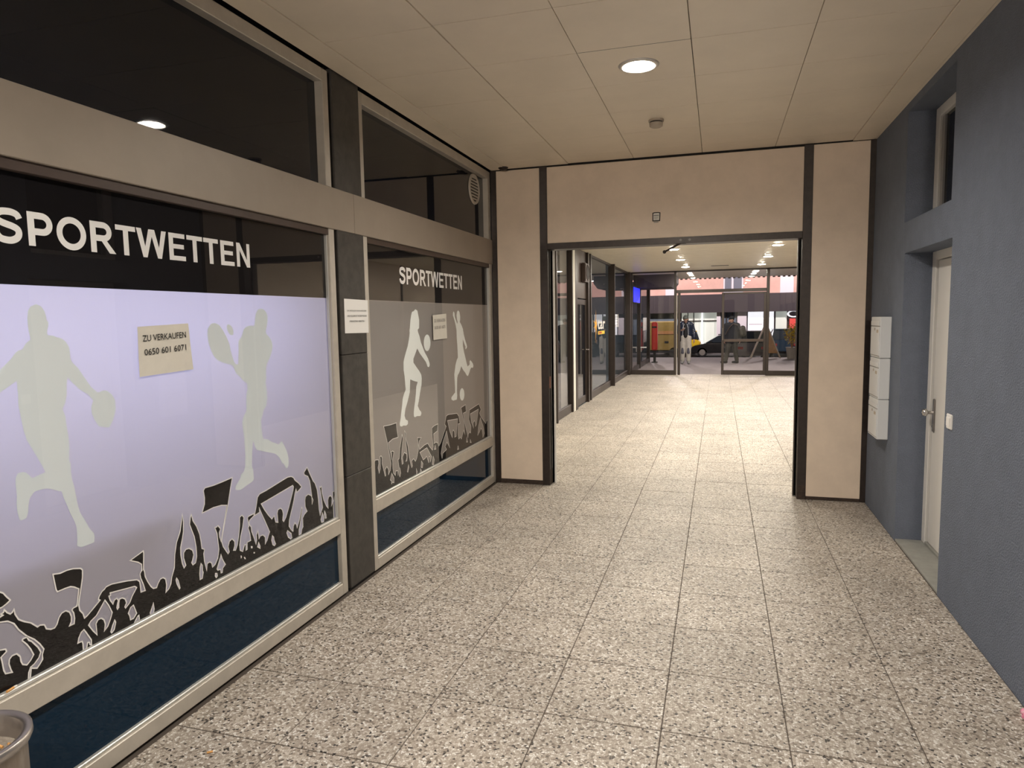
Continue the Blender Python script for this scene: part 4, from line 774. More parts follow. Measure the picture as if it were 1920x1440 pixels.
for i, (x, y) in enumerate(((1.262, 3.235), (1.235, 2.93))):
    t = thing('wool_bobble', (x, y, 0), ['pink and white wool bobble on the floor against the slate wall', 'pink wool bobble on the floor near the slate wall, closer to the viewer'][i], 'bobble', 'pink bobbles on the floor')
    mb = MB(); random.seed(11 + i)
    for k in range(14):
        d = Vector((random.gauss(0, 1), random.gauss(0, 1), random.gauss(0, 1))).normalized() * 0.014
        mb.ball((x + d.x, y + d.y, 0.026 + d.z), 0.013, n=8, m=5)
    mb.build('tuft', 'pink_wool', t, smooth=True)
    MB().path([(x, y, 0.03), (x + 0.012, y + 0.03, 0.006), (x + 0.006, y + 0.07, 0.004)], 0.003).build('yarn', 'pink_wool', t)

# ------------------------------------------------------------------ the bright hall behind the portal
hc = struct('ceiling', (0, 7, ZH), 'pale slatted ceiling of the bright hall beyond the portal')
MB().box(XH - 0.05, XHR + 0.05, yb, YF, ZH + 0.005, ZH + 0.3).build('void', 'ceiling_void', hc)
sm = None; yy = yb + 0.02
while yy < YF - 0.05:
    d = min(0.30, YF - 0.03 - yy)
    if sm is None or d < 0.299:
        o = MB().box(XH, XHR, 0.012, d - 0.012, 0.0, 0.002).build('slat', 'slat', None, bevel=0.002); sm = o.data; o.parent = hc
    else:
        o = bpy.data.objects.new('slat', sm); C.objects.link(o); o.parent = hc
    o.location = (0, yy - 7, 0); yy += 0.30
MB().box(-0.20, 0.24, 18.85, 18.99, ZH - 0.004, ZH + 0.01).build('vent_slot', 'gasket', hc)
rows = [(8.9, 'hidden first'), (11.35, 'second'), (13.80, 'third'), (16.40, 'fourth'), (18.85, 'last')]
for side, lx in (('left', -0.85), ('right', 1.04)):
    for ly, w_ in rows:
        downlight(lx, ly, ZH, '%s round downlight from the portal in the %s row of the bright hall ceiling' % (w_, side), 'hall_glow', 'downlights of the hall', False, 0.105)

wh = struct('wall_left', (XH, 8.8, 0), 'white painted hall wall pieces between the brown shop fronts')
for q_ in ((XH - 0.2, XH, yb, 10.66, 0, ZH), (XH - 0.2, XH + 0.035, 10.66, 10.80, 0, ZH),): MB().box(*q_).build('wall_face', 'white_wall', wh)
MB().box(XH - 0.2, XH + 0.045, 12.24, 12.40, 0, ZH).build('pilaster', 'white_wall', wh)
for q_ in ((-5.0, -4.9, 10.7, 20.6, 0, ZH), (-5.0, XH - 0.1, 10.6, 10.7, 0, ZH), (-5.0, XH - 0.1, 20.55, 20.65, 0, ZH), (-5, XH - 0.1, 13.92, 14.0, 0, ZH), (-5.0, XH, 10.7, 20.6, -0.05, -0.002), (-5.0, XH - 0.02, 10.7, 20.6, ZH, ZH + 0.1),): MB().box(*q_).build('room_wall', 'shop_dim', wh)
wrh = struct('wall_right', (XHR, 13, 0), 'right side of the bright hall, dark brown panels and tinted panes')
for q_ in ((XHR + 0.04, XHR + 0.1, yb, YF, 0, ZH),): MB().box(*q_).build('wall_face', 'brown_panel', wrh)
k = yb
while k < YF - 0.5:
    MB().box(XHR - 0.04, XHR + 0.06, k, k + 0.08, 0, ZH).build('post', 'brown_frame', wrh, bevel=0.004)
    e = min(k + 2.7, YF - 0.05)
    MB().box(XHR - 0.01, XHR + 0.05, k + 0.08, e, 0, 0.15).build('bottom_rail', 'brown_frame', wrh)
    MB().box(XHR + 0.01, XHR + 0.02, k + 0.08, e, 0.15, ZH).build('pane', 'tinted_pane', wrh)
    MB().box(XHR - 0.02, XHR + 0.04, k + 0.08, e, 2.15, ZH).build('overpanel', 'beige_laminate', wrh)
    k += 2.7

def hall_post(par, y0, y1, proud=0.07, z1=ZH):
    MB().box(XH - 0.06, XH + proud, y0, y1, 0, z1).build('post', 'brown_frame', par, bevel=0.004)
def hall_glazing(n, y0, y1, label):
    w = struct('window_%d' % n, (XH, y0, 0), label)
    MB().box(XH - 0.05, XH + 0.015, y0, y1, 0.0, 0.15).build('bottom_rail', 'brown_frame', w, bevel=0.004)
    MB().box(XH - 0.05, XH + 0.015, y0, y1, ZH - 0.05, ZH).build('top_rail', 'brown_frame', w, bevel=0.004)
    MB().box(XH - 0.02, XH - 0.012, y0, y1, 0.15, ZH - 0.05).build('pane', 'clear_glass', w)
    return w
w4 = hall_glazing(4, 10.86, 12.18, 'first brown-framed shop window in the hall, beside the portal'); hall_post(w4, 10.80, 10.86); hall_post(w4, 12.18, 12.24, 0.04)
w5 = hall_glazing(5, 14.10, 17.02, 'shop window with star sign in the hall'); hall_post(w5, 14.00, 14.10, 0.05); hall_post(w5, 17.02, 17.09, 0.10)
w6 = hall_glazing(6, 17.09, 20.30, 'last shop window in the hall before the glazed doors'); hall_post(w6, 20.30, 20.42, 0.08)
d2 = struct('door_2', (XH, 13.2, 0), 'brown glazed shop door in the hall with a panel and ventilator above')
for a, b in ((12.40, 12.60), (13.72, 13.84)): MB().box(XH - 0.06, XH + 0.05, a, b, 0, ZH).build('jamb', 'brown_frame', d2, bevel=0.004)
MB().box(XH - 0.05, XH, 12.60, 13.72, 2.08, ZH).build('overpanel', 'brown_panel', d2, bevel=0.003)
lf = struct('leaf', (XH, 13.2, 0), None); del lf['kind']; lf.parent = d2; lf.location = (0, 0, 0)
bpy.data.objects.remove(lf)
for nm, a in (('leaf_stile', (12.60, 12.68, 0.02, 2.06)), ('leaf_stile', (13.62, 13.72, 0.02, 2.06)), ('leaf_rail', (12.68, 13.62, 0.02, 0.16)), ('leaf_rail', (12.68, 13.62, 1.96, 2.06))):
    MB().box(XH - 0.04, XH + 0.005, a[0], a[1], a[2], a[3]).build(nm, 'brown_frame', d2, bevel=0.003)
MB().box(XH - 0.02, XH - 0.012, 12.68, 13.62, 0.16, 1.96).build('pane', 'tinted_pane', d2)
MB().tube((XH + 0.005, 13.67, 1.07), (XH + 0.06, 13.67, 1.07), 0.010, 0.010, 10).tube((XH + 0.06, 13.67, 1.07), (XH + 0.06, 13.56, 1.07), 0.010, 0.010, 10).build('handle', 'chrome', d2)
MB().box(XH + 0.005, XH + 0.010, 13.65, 13.69, 0.98, 1.12).build('handle_plate', 'chrome', d2)
vt = thing('ventilator', (XH, 13.42, 2.40), 'square brown ventilator box over the hall shop door', 'ventilator')
MB().box(XH, XH + 0.09, 13.20, 13.66, 2.40, 2.76).build('case', 'brown_panel', vt, bevel=0.015, seg=2)
r_ = MB().lathe([(0.13, 0.0), (0.14, 0.014), (0.155, 0.014), (0.16, 0.0)], (0, 0, 0), 28); r_.v = [(XH + 0.09 + z, 13.43 + x, 2.58 + yv) for x, yv, z in r_.v]
r_.build('grille_ring', 'brown_frame', vt, smooth=True)
MB().tube((XH + 0.088, 13.43, 2.58), (XH + 0.094, 13.43, 2.58), 0.13, 0.13, 28).build('grille', 'gasket', vt)

# star sign stuck on the shop window glass
ss = thing('star_sign', (XH, 15.1, 1.2), 'star sign with orange burst and white letters on the hall shop window', 'window sign')
TS = on_left(XH - 0.010)
burst = []
tips = [(90, 0.34), (128, 0.16), (160, 0.30), (195, 0.26), (228, 0.16), (262, 0.42), (300, 0.26), (335, 0.12), (20, 0.13), (55, 0.13)]
for i, (a, r) in enumerate(tips):
    a2 = tips[(i + 1) % len(tips)][0]; a2 = a2 + 360 if a2 < a else a2; am = math.radians((a + a2) / 2); a = math.radians(a)
    burst += [(14.92 + 1.15 * r * math.cos(a), 1.545 + r * math.sin(a)), (14.92 + 0.1 * math.cos(am), 1.545 + 0.075 * math.sin(am))]
flat('burst', [burst], TS, 'star_orange', ss, 0.002)
text_mesh('lettering', 'tar', on_left(XH - 0.007), 15.12, 1.44, 1.05, 0.22, 'plastic_white', ss, 0.02)
MB().box(XH - 0.012, XH - 0.009, 15.22, 16.12, 1.325, 1.40).build('bar', 'star_yellow', ss)
MB().box(XH - 0.0088, XH - 0.008, 15.30, 15.70, 1.345, 1.378).build('bar_print', 'red_lacquer', ss)
wp = thing('white_poster', (XH - 0.3, 18.2, 1.4), 'white printed poster hanging inside the last hall shop window', 'poster')
MB().box(XH - 0.080, XH - 0.075, 17.75, 18.95, 1.44, 1.78).build('sheet', 'plastic_white', wp)
for k in range(4): MB().box(XH - 0.0745, XH - 0.074, 17.85, 18.80, 1.49 + 0.07 * k, 1.515 + 0.07 * k).build('print_line', 'ink_grey', wp)

# ------------------------------------------------------------------ glazed far wall with the open doors
wf = struct('window_7', (0, YF, 0), 'brown-framed glazed wall at the far end of the hall')
def fbar(nm, x0, x1, z0, z1, y0=YF - 0.03, y1=YF + 0.03, par=None, mt='brown_frame'):
    return MB().box(x0, x1, y0, y1, z0, z1).build(nm, mt, par or wf, bevel=0.004)
fbar('corner_post', -2.55, -2.46, 0, ZH)
fbar('post', -1.235, -1.165, 0, ZH)
fbar('door_post', -1.125, -1.055, 0, 2.36)
fbar('post', 1.275, 1.355, 0, ZH)
fbar('post', 2.68, 2.76, 0, ZH)
fbar('top_rail', -2.46, 2.68, ZH - 0.04, ZH)
fbar('transom_rail', -1.165, 1.275, 2.36, 2.45)
fbar('bottom_rail', -2.46, -1.235, 0, 0.135); fbar('bottom_rail', 1.355, 2.68, 0, 0.14)
fbar('seal_strip', -1.165, -1.145, 0.02, 2.36, YF - 0.035, YF - 0.028, None, 'aluminium')
fbar('pane', -2.46, -1.235, 0.135, ZH - 0.04, YF - 0.004, YF + 0.004, None, 'clear_glass')
fbar('pane', 1.355, 2.68, 0.14, ZH - 0.04, YF - 0.004, YF + 0.004, None, 'clear_glass')
fbar('pane', -1.165, 1.275, 2.45, ZH - 0.04, YF - 0.004, YF + 0.004, None, 'clear_glass')
d3 = struct('door_3', (0.65, YF - 0.08, 0), 'brown-framed sliding glass door leaf standing open at the far end of the hall')
ya, yz = YF - 0.10, YF - 0.05
for nm, a in (('stile', (0.085, 0.155, 0.02, 2.345)), ('stile', (1.205, 1.268, 0.02, 2.345)), ('bottom_rail', (0.155, 1.205, 0.02, 0.15)), ('top_rail', (0.155, 1.205, 2.295, 2.345))):
    fbar(nm, a[0], a[1], a[2], a[3], ya, yz, d3)
fbar('middle_rail', 0.155, 1.205, 0.955, 1.030, ya, yz, d3, 'brown_panel')
fbar('pane', 0.155, 1.205, 0.15, 0.955, ya + 0.02, ya + 0.028, d3, 'clear_glass'); fbar('pane', 0.155, 1.205, 1.03, 2.295, ya + 0.02, ya + 0.028, d3, 'clear_glass')
MB().tube((0.12, ya - 0.03, 1.0), (0.12, ya - 0.03, 1.35), 0.012, 0.012, 10).build('pull_handle', 'satin_steel', d3)

# ------------------------------------------------------------------ outside: canopy, pavement, street
out = struct('floor', (0, 25, 0), 'grey pink pavement outside the glazed doors')
MB().box(-9, 9, 20.8, 29.2, -0.2, -0.002).build('paving', 'paving_out', out)
for k in range(5): MB().box(-9, 9, 29.2 + k * 0.32, 29.52 + k * 0.32, -0.99, -0.155 * (k + 1)).build('step', 'kerb', out)
MB().box(-30, 30, 30.8, 49.6, -1.1, -0.95).build('carriageway', 'asphalt', out)
MB().box(-30, 30, 49.6, 50.5, -1.1, -0.80).build('far_kerb', 'kerb', out)
cn = struct('ceiling', (0, 23, ZH), 'canopy soffit over the pavement outside the glazed doors')
MB().box(-9, 9, YF + 0.03, 25.0, ZH, ZH + 0.25).build('soffit', 'slat', cn)
for k in range(60):
    x = -4.5 + k * 0.16
    MB().box(x, x + 0.08, 24.98, 25.06, ZH - 0.035, ZH + 0.12).build('edge_rib', 'brown_frame', cn)
for side, lx in (('left', -0.85), ('right', 1.04)):
    for ly, w_ in ((21.5, 'nearest'), (23.0, 'middle'), (24.5, 'outermost')):
        downlight(lx, ly, ZH, '%s downlight in the %s row of the canopy outside the glass doors' % (w_, side), 'canopy_glow', 'downlights of the canopy', False, 0.08)
ws = struct('wall_outside', (-2.5, 24, 0), 'dark glazed shop front continuing outside on the left')
MB().prism([(-2.56, 2.61), (-1.42, 2.61), (-1.30, 2.77), (-1.30, 2.999), (-2.56, 2.999)], lambda u, v, t: (u, t, v), 21.9, 24.0).build('fascia_board', 'fascia_dark', ws)
for a in (20.60, 22.90, 26.10): MB().box(-2.56, -2.45, a, a + 0.12, 0, ZH).build('post', 'brown_frame', ws, bevel=0.004)
for a, b in ((20.72, 22.90), (23.02, 26.10)):
    MB().box(-2.52, -2.512, a, b, 0.15, ZH).build('pane', 'clear_glass', ws)
    MB().box(-2.55, -2.48, a, b, 0, 0.15).build('bottom_rail', 'brown_frame', ws)
for q_ in ((-4.6, -4.5, 20.66, 26.3, 0, ZH), (-4.6, -2.56, 26.22, 26.3, 0, ZH), (-4.6, -2.55, 20.66, 26.3, -0.05, -0.003),): MB().box(*q_).build('room_wall', 'shop_dim', ws)
bs = thing('blue_sign', (-2.6, 21.9, 2.15), 'glowing blue light-box sign in the outside shop window on the left', 'sign')
MB().box(-2.50, -2.46, 20.95, 22.75, 2.12, 2.66).build('case', 'black_cloth', bs)
MB().box(-2.462, -2.452, 20.98, 22.72, 2.15, 2.60).build('face', 'sign_blue', bs)
MB().box(-2.453, -2.450, 21.60, 22.40, 2.33, 2.44).build('print', 'sign_blue', bs)
lg = thing('white_ledge', (-2.42, 23.4, 0.70), 'white shelf board on the post of the left outside shop', 'shelf')
MB().box(-2.448, -2.27, 22.86, 23.06, 0.68, 0.71).build('board', 'plastic_white', lg)
MB().box(-2.448, -2.42, 22.93, 22.99, 0.55, 0.68).build('bracket', 'satin_steel', lg)
ps = thing('shop_poster', (-2.5, 24.8, 0.8), 'tall white and pale blue poster on the left outside shop glass', 'poster')
MB().box(-2.508, -2.504, 24.25, 25.45, 1.22, 1.66).build('upper_sheet', 'plastic_white', ps)
MB().box(-2.508, -2.504, 24.25, 25.45, 0.80, 1.21).build('lower_sheet', 'car_blue', ps)
pb = thing('post_box', (-2.25, 25.9, 0), 'red post box on a dark stand outside the glazed wall', 'post box')
MB().box(-2.36, -2.15, 25.78, 26.05, 0.46, 1.50).build('body', 'red_lacquer', pb, bevel=0.03, seg=3)
MB().box(-2.34, -2.17, 25.772, 25.785, 1.28, 1.34).build('slot', 'gasket', pb)
MB().box(-2.33, -2.18, 25.772, 25.782, 0.75, 1.10).build('panel', 'red_lacquer', pb)
MB().box(-2.30, -2.21, 25.86, 25.96, 0.0, 0.47).build('stand', 'black_cloth', pb)
MB().box(-2.36, -2.15, 25.78, 26.05, 0.0, 0.03).build('foot', 'black_cloth', pb)

# house across the street
hs = thing('shop_building', (0, 50, -0.95), 'pink and white building with dark fascia over lit shops across the street', 'building')
MB().box(-20, 20, 50.4, 51.0, -0.95, 9.0).build('core', 'fascia_dark', hs)
MB().box(-20, 20, 49.7, 50.4, 1.90, 3.14).build('fascia', 'fascia_dark', hs)
wins = [(-7.6, 0.9), (-3.25, 0.75), (0.95, 1.30), (4.40, 0.85), (8.2, 0.9), (12.0, 0.9)]
for zb in (3.14, 5.9):
    edge = -20.0
    for xw_, ww in wins:
        MB().box(edge, xw_ - ww / 2, 50.2, 50.4, zb + 0.02, zb + 2.7).build('pink_panel', 'facade_pink', hs)
        a, b = xw_ - ww / 2, xw_ + ww / 2
        fr = MB().box(a, b, 50.16, 50.4, zb + 0.02, zb + 2.7).build('window', 'facade_white', hs)
        if ww > 1.0:
            MB().box(a + 0.10, (a + b) / 2 - 0.12, 50.13, 50.17, zb + 0.35, zb + 1.6).build('pane', 'window_grey', fr)
            MB().box((a + b) / 2 + 0.02, b - 0.10, 50.13, 50.17, zb + 0.35, zb + 1.6).build('pane', 'window_grey', fr)
        edge = b
    MB().box(edge, 20, 50.2, 50.4, zb + 0.02, zb + 2.7).build('pink_panel', 'facade_pink', hs)
shops = [(-20, -5.2, 'shop_light'), (-5.1, -2.6, 'shop_dim'), (-2.5, -1.15, 'shop_light'), (-1.05, -0.12, 'shop_light'), (0.16, 1.2, 'shop_dim'), (1.95, 2.95, 'shop_light_white'), (3.05, 3.62, 'shop_light_white'), (3.75, 4.45, 'shop_light'), (5.1, 9.5, 'shop_light'), (9.6, 20, 'shop_light')]
for a, b, mt in shops: MB().box(a, b, 50.30, 50.38, -0.75, 1.90).build('shop_pane', mt, hs)
MB().box(-1.15, -1.05, 50.1, 50.4, -0.95, 1.90).build('white_pillar', 'shop_light_white', hs)  # no lamp: the lit look of this pillar is put into a glowing material
MB().box(-0.12, 0.14, 50.1, 50.4, -0.95, 1.90).build('white_pillar', 'facade_white', hs)
MB().box(1.25, 1.85, 50.1, 50.4, -0.95, 1.90).build('white_pillar', 'facade_white', hs)
MB().box(2.0, 2.9, 50.2, 50.3, 1.0, 1.1).build('sill', 'facade_white', hs)
MB().box(4.62, 4.98, 50.0, 50.4, 0.55, 1.40).build('red_panel', 'sign_red', hs)
q = MB().lathe([(0.30, 0), (0.42, 0.0), (0.42, 0.08), (0.30, 0.08)], (0, 0, 0), 24); q.v = [(4.85 + x, 49.95 + z, 1.72 + 0.55 * yv) for x, yv, z in q.v]
q.build('round_sign', 'shop_light_white', hs)
for x in (-2.1, -1.7, 0.5, 0.9): MB().box(x, x + 0.06, 50.22, 50.3, -0.75, 1.9).build('mullion', 'brown_frame', hs)
MB().box(-2.5, 0.0, 50.22, 50.3, 1.28, 1.36).build('mullion', 'brown_frame', hs)

# vehicles in the street: built nose towards -x, then turned
def wheel(par, x, y, r=0.31):
    t = MB().tube((x, y - 0.1, r), (x, y + 0.1, r), r, r, 24).build('tyre', 'tyre', par, bevel=0.02)
    MB().tube((x, y - 0.105, r), (x, y + 0.105, r), r * 0.62, r * 0.62, 18).build('rim', 'satin_steel', t)
def car(name, label, paint, loc, rot, low, roof, L=4.2, W=1.72, cat='car'):
    t = thing(name, (0, 0, 0), label, cat, 'vehicles in the street')
    lo = MB().prism(low, lambda u, v, s: (u, s, v), -W / 2, W / 2).build('body', paint, t, bevel=0.05, seg=2)
    ztop = max(v for u, v in roof)
    vsl = []; n = len(roof)
    for sgn in (-1, 1):
        for u, v in roof:
            k = (v - min(b for a, b in roof)) / (ztop - min(b for a, b in roof)); vsl.append((u, sgn * (W / 2 - 0.05 - 0.16 * k), v))
    fs = [tuple(range(n)), tuple(range(2 * n - 1, n - 1, -1))] + [(i, (i + 1) % n, n + (i + 1) % n, n + i) for i in range(n)]
    MB().add(vsl, fs).build('glasshouse', 'car_glass', t, bevel=0.03)
    tops = [p for p in roof if p[1] > ztop - 0.12]; a, b = min(u for u, v in tops), max(u for u, v in tops)
    MB().box(a - 0.02, b + 0.02, -W / 2 + 0.18, W / 2 - 0.18, ztop - 0.03, ztop + 0.025).build('roof', paint, t, bevel=0.02, seg=2)
    for x in (0.78, L - 0.82):
        for s in (-1, 1): wheel(t, x, s * (W / 2 - 0.10))
    for s in (-1, 1):
        MB().box(L - 0.05, L + 0.01, s * 0.62 - 0.14, s * 0.62 + 0.14, 0.72, 0.86).build('tail_lamp', 'tail_red', t)
        MB().box(-0.01, 0.06, s * 0.58 - 0.16, s * 0.58 + 0.16, 0.60, 0.74).build('head_lamp', 'plastic_white', t)
        MB().box(1.25, 1.38, s * (W / 2) - (0.0 if s > 0 else 0.16), s * (W / 2) + (0.16 if s > 0 else 0.0), 0.92, 1.04).build('mirror', paint, t, bevel=0.02)
    t.location = loc; t.rotation_euler = (0, 0, rot)
    return t
HATCH_L = [(0.0, 0.25), (0.02, 0.58), (0.30, 0.74), (1.05, 0.90), (3.9, 0.95), (4.15, 0.80), (4.2, 0.28)]
HATCH_R = [(0.95, 0.90), (1.75, 1.36), (2.3, 1.43), (3.3, 1.40), (3.95, 0.95)]
SUV_L = [(0.0, 0.32), (0.02, 0.80), (0.25, 0.98), (1.1, 1.05), (4.15, 1.08), (4.2, 0.35)]
SUV_R = [(1.0, 1.05), (1.6, 1.62), (2.2, 1.72), (3.9, 1.70), (4.12, 1.08)]
car('black_car', 'glossy black hatchback parked across the street beyond the open door', 'car_black', (-1.75, 46.3, -0.95), 0, HATCH_L, HATCH_R)
car('plum_car', 'dark plum off-road car seen from behind through the open door leaf', 'car_plum', (1.83, 45.0, -0.95), -math.pi / 2, SUV_L, SUV_R)
car('blue_car', 'dark blue off-road car seen from behind through the right glazing', 'car_blue', (3.95, 50.0 - 0.6, -0.95), -math.pi / 2, SUV_L, SUV_R)
car('yellow_car', 'yellow car standing behind the black hatchback across the street', 'car_yellow', (-3.75, 48.45, -0.95), 0, SUV_L[:3] + [(0.8, 1.03), (2.4, 1.05), (2.6, 0.9), (2.6, 0.3)], [(0.5, 1.03), (0.9, 1.55), (1.5, 1.60), (2.35, 1.58), (2.55, 1.05)], 2.6)
yv_ = thing('yellow_van', (-3.4, 46, -0.95), 'ochre yellow box van seen through the left fixed glazing', 'van', 'vehicles in the street')
MB().box(-6.9, -2.62, 45.1, 47.0, -0.50, 1.36).build('box_body', 'van_ochre', yv_, bevel=0.04)
MB().box(-6.9, -2.62, 45.12, 47.0, -0.66, -0.50).build('chassis', 'black_cloth', yv_)
MB().box(-2.60, -2.05, 45.25, 46.9, -0.60, 0.75).build('cab', 'van_ochre', yv_, bevel=0.08, seg=2)
MB().box(-2.4, -2.06, 45.24, 46.91, 0.15, 0.70).build('cab_window', 'car_glass', yv_)
for wx in (-6.0, -2.7): MB().tube((wx, 45.1, -0.62), (wx, 45.35, -0.62), 0.32, 0.32, 20).build('tyre', 'tyre', yv_)
MB().box(-3.75, -2.75, 45.085, 45.1, 0.55, 0.75).build('lettering_bar', 'wood_board', yv_)
MB().box(-3.3, -3.05, 45.085, 45.1, 0.0, 0.1).build('latch', 'black_cloth', yv_)

# sandwich board and shrub on the pavement
sb = thing('sandwich_board', (1.8, 28.8, 0), 'wooden sandwich board standing open on the pavement outside', 'sandwich board')
for s, x0 in ((1, 2.33), (-1, 1.24)):
    for yy in (28.55, 29.05): MB().tube((x0, yy, 0.0), (1.79 + s * 0.04, yy, 1.28), 0.022, 0.022, 8).build('leg', 'wood_pale', sb)
    p = lambda k, w: (x0 + (1.79 + s * 0.04 - x0) * k, 28.55 + 0.5 * w, 1.28 * k)
    a, b, c, d = p(0.12, 0), p(0.12, 1), p(1, 1), p(1, 0)
    n_ = 0.012 * s
    MB().add([a, b, c, d] + [(q_[0] + n_, q_[1], q_[2]) for q_ in (a, b, c, d)], [(0, 1, 2, 3), (7, 6, 5, 4), (0, 4, 5, 1), (1, 5, 6, 2), (2, 6, 7, 3), (3, 7, 4, 0)]).build('board', 'wood_board', sb)
MB().prism([(1.86, 0.2), (2.22, 0.2), (1.85, 1.2), (1.80, 1.2)], lambda u, v, t: (u, t, v), 28.56, 28.58).build('side_board', 'wood_board', sb)
sh = thing('yellow_shrub', (2.72, 28.4, 0), 'yellow autumn shrub in a tall planter on the pavement at right', 'shrub')
MB().lathe([(0.001, 0), (0.16, 0), (0.22, 0.42), (0.24, 0.44), (0.001, 0.42)], (2.72, 28.4, 0), 20).build('planter', 'terracotta', sh)
st_ = MB()
for k in range(7):
    a = k * 0.9; st_.tube((2.72, 28.4, 0.4), (2.72 + 0.22 * math.cos(a), 28.4 + 0.22 * math.sin(a), 1.05), 0.012, 0.006, 6)
st_.build('stems', 'wood_board', sh)
lv = MB(); random.seed(5)
for k in range(420):
    d = Vector((random.gauss(0, 1), random.gauss(0, 1), random.gauss(0, 1))).normalized() * (random.random() ** 0.5)
    c = Vector((2.72 + 0.33 * d.x, 28.4 + 0.33 * d.y, 0.95 + 0.42 * d.z)); a = Vector((random.gauss(0, 1), random.gauss(0, 1), random.gauss(0, 1))).normalized(); b = a.orthogonal().normalized(); s = random.uniform(0.03, 0.05)
    lv.add([c - a * s, c + b * s * 0.5, c + a * s, c - b * s * 0.5], [(0, 1, 2), (0, 2, 3)])
o = lv.build('foliage', 'leaf_yellow', sh); o['kind'] = 'stuff'

# ------------------------------------------------------------------ people
def fingers(palm, fwd, side, up, curl=0.6, ln=0.075, thumb=1):
    """four unequal bent fingers and a thumb leaving the side of the palm"""
    out = []
    palm, fwd, side, up = map(Vector, (palm, fwd, side, up))
    for k, f in enumerate((0.85, 1.0, 0.95, 0.72)):
        b = palm + fwd * 0.045 + side * (0.033 - 0.022 * k)
        m = b + (fwd * math.cos(curl) + up * math.sin(curl)) * ln * 0.5 * f; e = m + (fwd * math.cos(curl * 2) + up * math.sin(curl * 2)) * ln * 0.5 * f
        out += [(b, 0.010, m, 0.009), (m, 0.009, e, 0.0075)]
    tb = palm + side * 0.034 * thumb - fwd * 0.01; tm = tb + (side * 0.6 * thumb + fwd * 0.7 + up * 0.3).normalized() * 0.035; te = tm + (fwd + up * 0.4).normalized() * 0.028
    out += [(palm - fwd * 0.04, 0.026, palm + fwd * 0.035, 0.030), (tb, 0.012, tm, 0.011), (tm, 0.011, te, 0.009)]
    return out
# first person: standing, head bent over a phone
m1 = thing('person', (0, 0, 0), 'person in grey work trousers and navy jacket looking down at a phone', 'person')
hd = Vector((0.0, -0.055, 1.595))
body = [((0, 0, 0.95), 0.115, (0, 0, 1.15), 0.115), ((-0.05, 0, 1.15), 0.10, (-0.08, 0, 1.36), 0.10), ((0.05, 0, 1.15), 0.10, (0.08, 0, 1.36), 0.10), ((-0.14, 0, 1.41), 0.055, (0.14, 0, 1.41), 0.055),
        ((0, 0.0, 1.42), 0.055, (0, -0.03, 1.52), 0.052), ((0, -0.035, 1.60), 0.085, (0, -0.06, 1.58), 0.075), ((0, -0.05, 1.54), 0.055, (0, -0.085, 1.525), 0.042),
        ((0, -0.125, 1.575), 0.016, (0, -0.145, 1.555), 0.013), ((-0.085, -0.03, 1.585), 0.018, (-0.085, -0.025, 1.605), 0.018), ((0.085, -0.03, 1.585), 0.018, (0.085, -0.025, 1.605), 0.018),
        ((-0.09, 0, 0.92), 0.095, (-0.10, -0.02, 0.50), 0.062), ((-0.10, -0.02, 0.50), 0.062, (-0.10, 0.02, 0.10), 0.042), ((-0.10, 0.04, 0.05), 0.04, (-0.12, -0.15, 0.035), 0.032),
        ((0.09, 0, 0.92), 0.095, (0.10, -0.02, 0.50), 0.062), ((0.10, -0.02, 0.50), 0.062, (0.10, 0.02, 0.10), 0.042), ((0.10, 0.04, 0.05), 0.04, (0.12, -0.15, 0.035), 0.032),
        ((0.19, 0, 1.40), 0.055, (0.27, 0.03, 1.12), 0.044), ((0.27, 0.03, 1.12), 0.044, (0.29, -0.04, 0.88), 0.030),
        ((-0.19, 0, 1.40), 0.055, (-0.26, -0.03, 1.13), 0.044), ((-0.26, -0.03, 1.13), 0.044, (-0.13, -0.24, 1.20), 0.030)]
body += fingers((0.292, -0.055, 0.82), (0.02, -0.1, -1), (0, -1, 0), (-1, 0, 0), 0.35)
body += fingers((-0.085, -0.285, 1.225), (0.75, -0.55, 0.15), (0, 0.2, -0.8), (0.1, -0.2, 0.9), 0.7, thumb=-1)
blob('body', body, 'skin', m1, 0.012, 3)
tr = []
for s in (-1, 1):
    tr += [((s * 0.085, 0, 0.95), 0.125, (s * 0.10, -0.015, 0.52), 0.098), ((s * 0.10, -0.015, 0.52), 0.098, (s * 0.105, 0.01, 0.13), 0.080)]
tr += [((-0.06, 0, 0.98), 0.125, (0.06, 0, 0.98), 0.125), ((0.16, -0.02, 0.72), 0.05, (0.165, -0.02, 0.60), 0.055), ((-0.16, -0.02, 0.72), 0.045, (-0.165, -0.02, 0.60), 0.05)]
tro = blob('trousers', tr, 'work_grey', m1, 0.016, 6)
for s in (-1, 1):
    blob('knee_patch', [((s * 0.10, -0.055, 0.56), 0.062, (s * 0.102, -0.06, 0.40), 0.058)], 'patch_grey', tro, 0.014, 3)
    blob('shoe', [((s * 0.105, 0.045, 0.055), 0.055, (s * 0.122, -0.165, 0.042), 0.042), ((s * 0.105, 0.03, 0.10), 0.058, (s * 0.105, 0.02, 0.07), 0.055)], 'shoe_grey', m1, 0.014, 3)
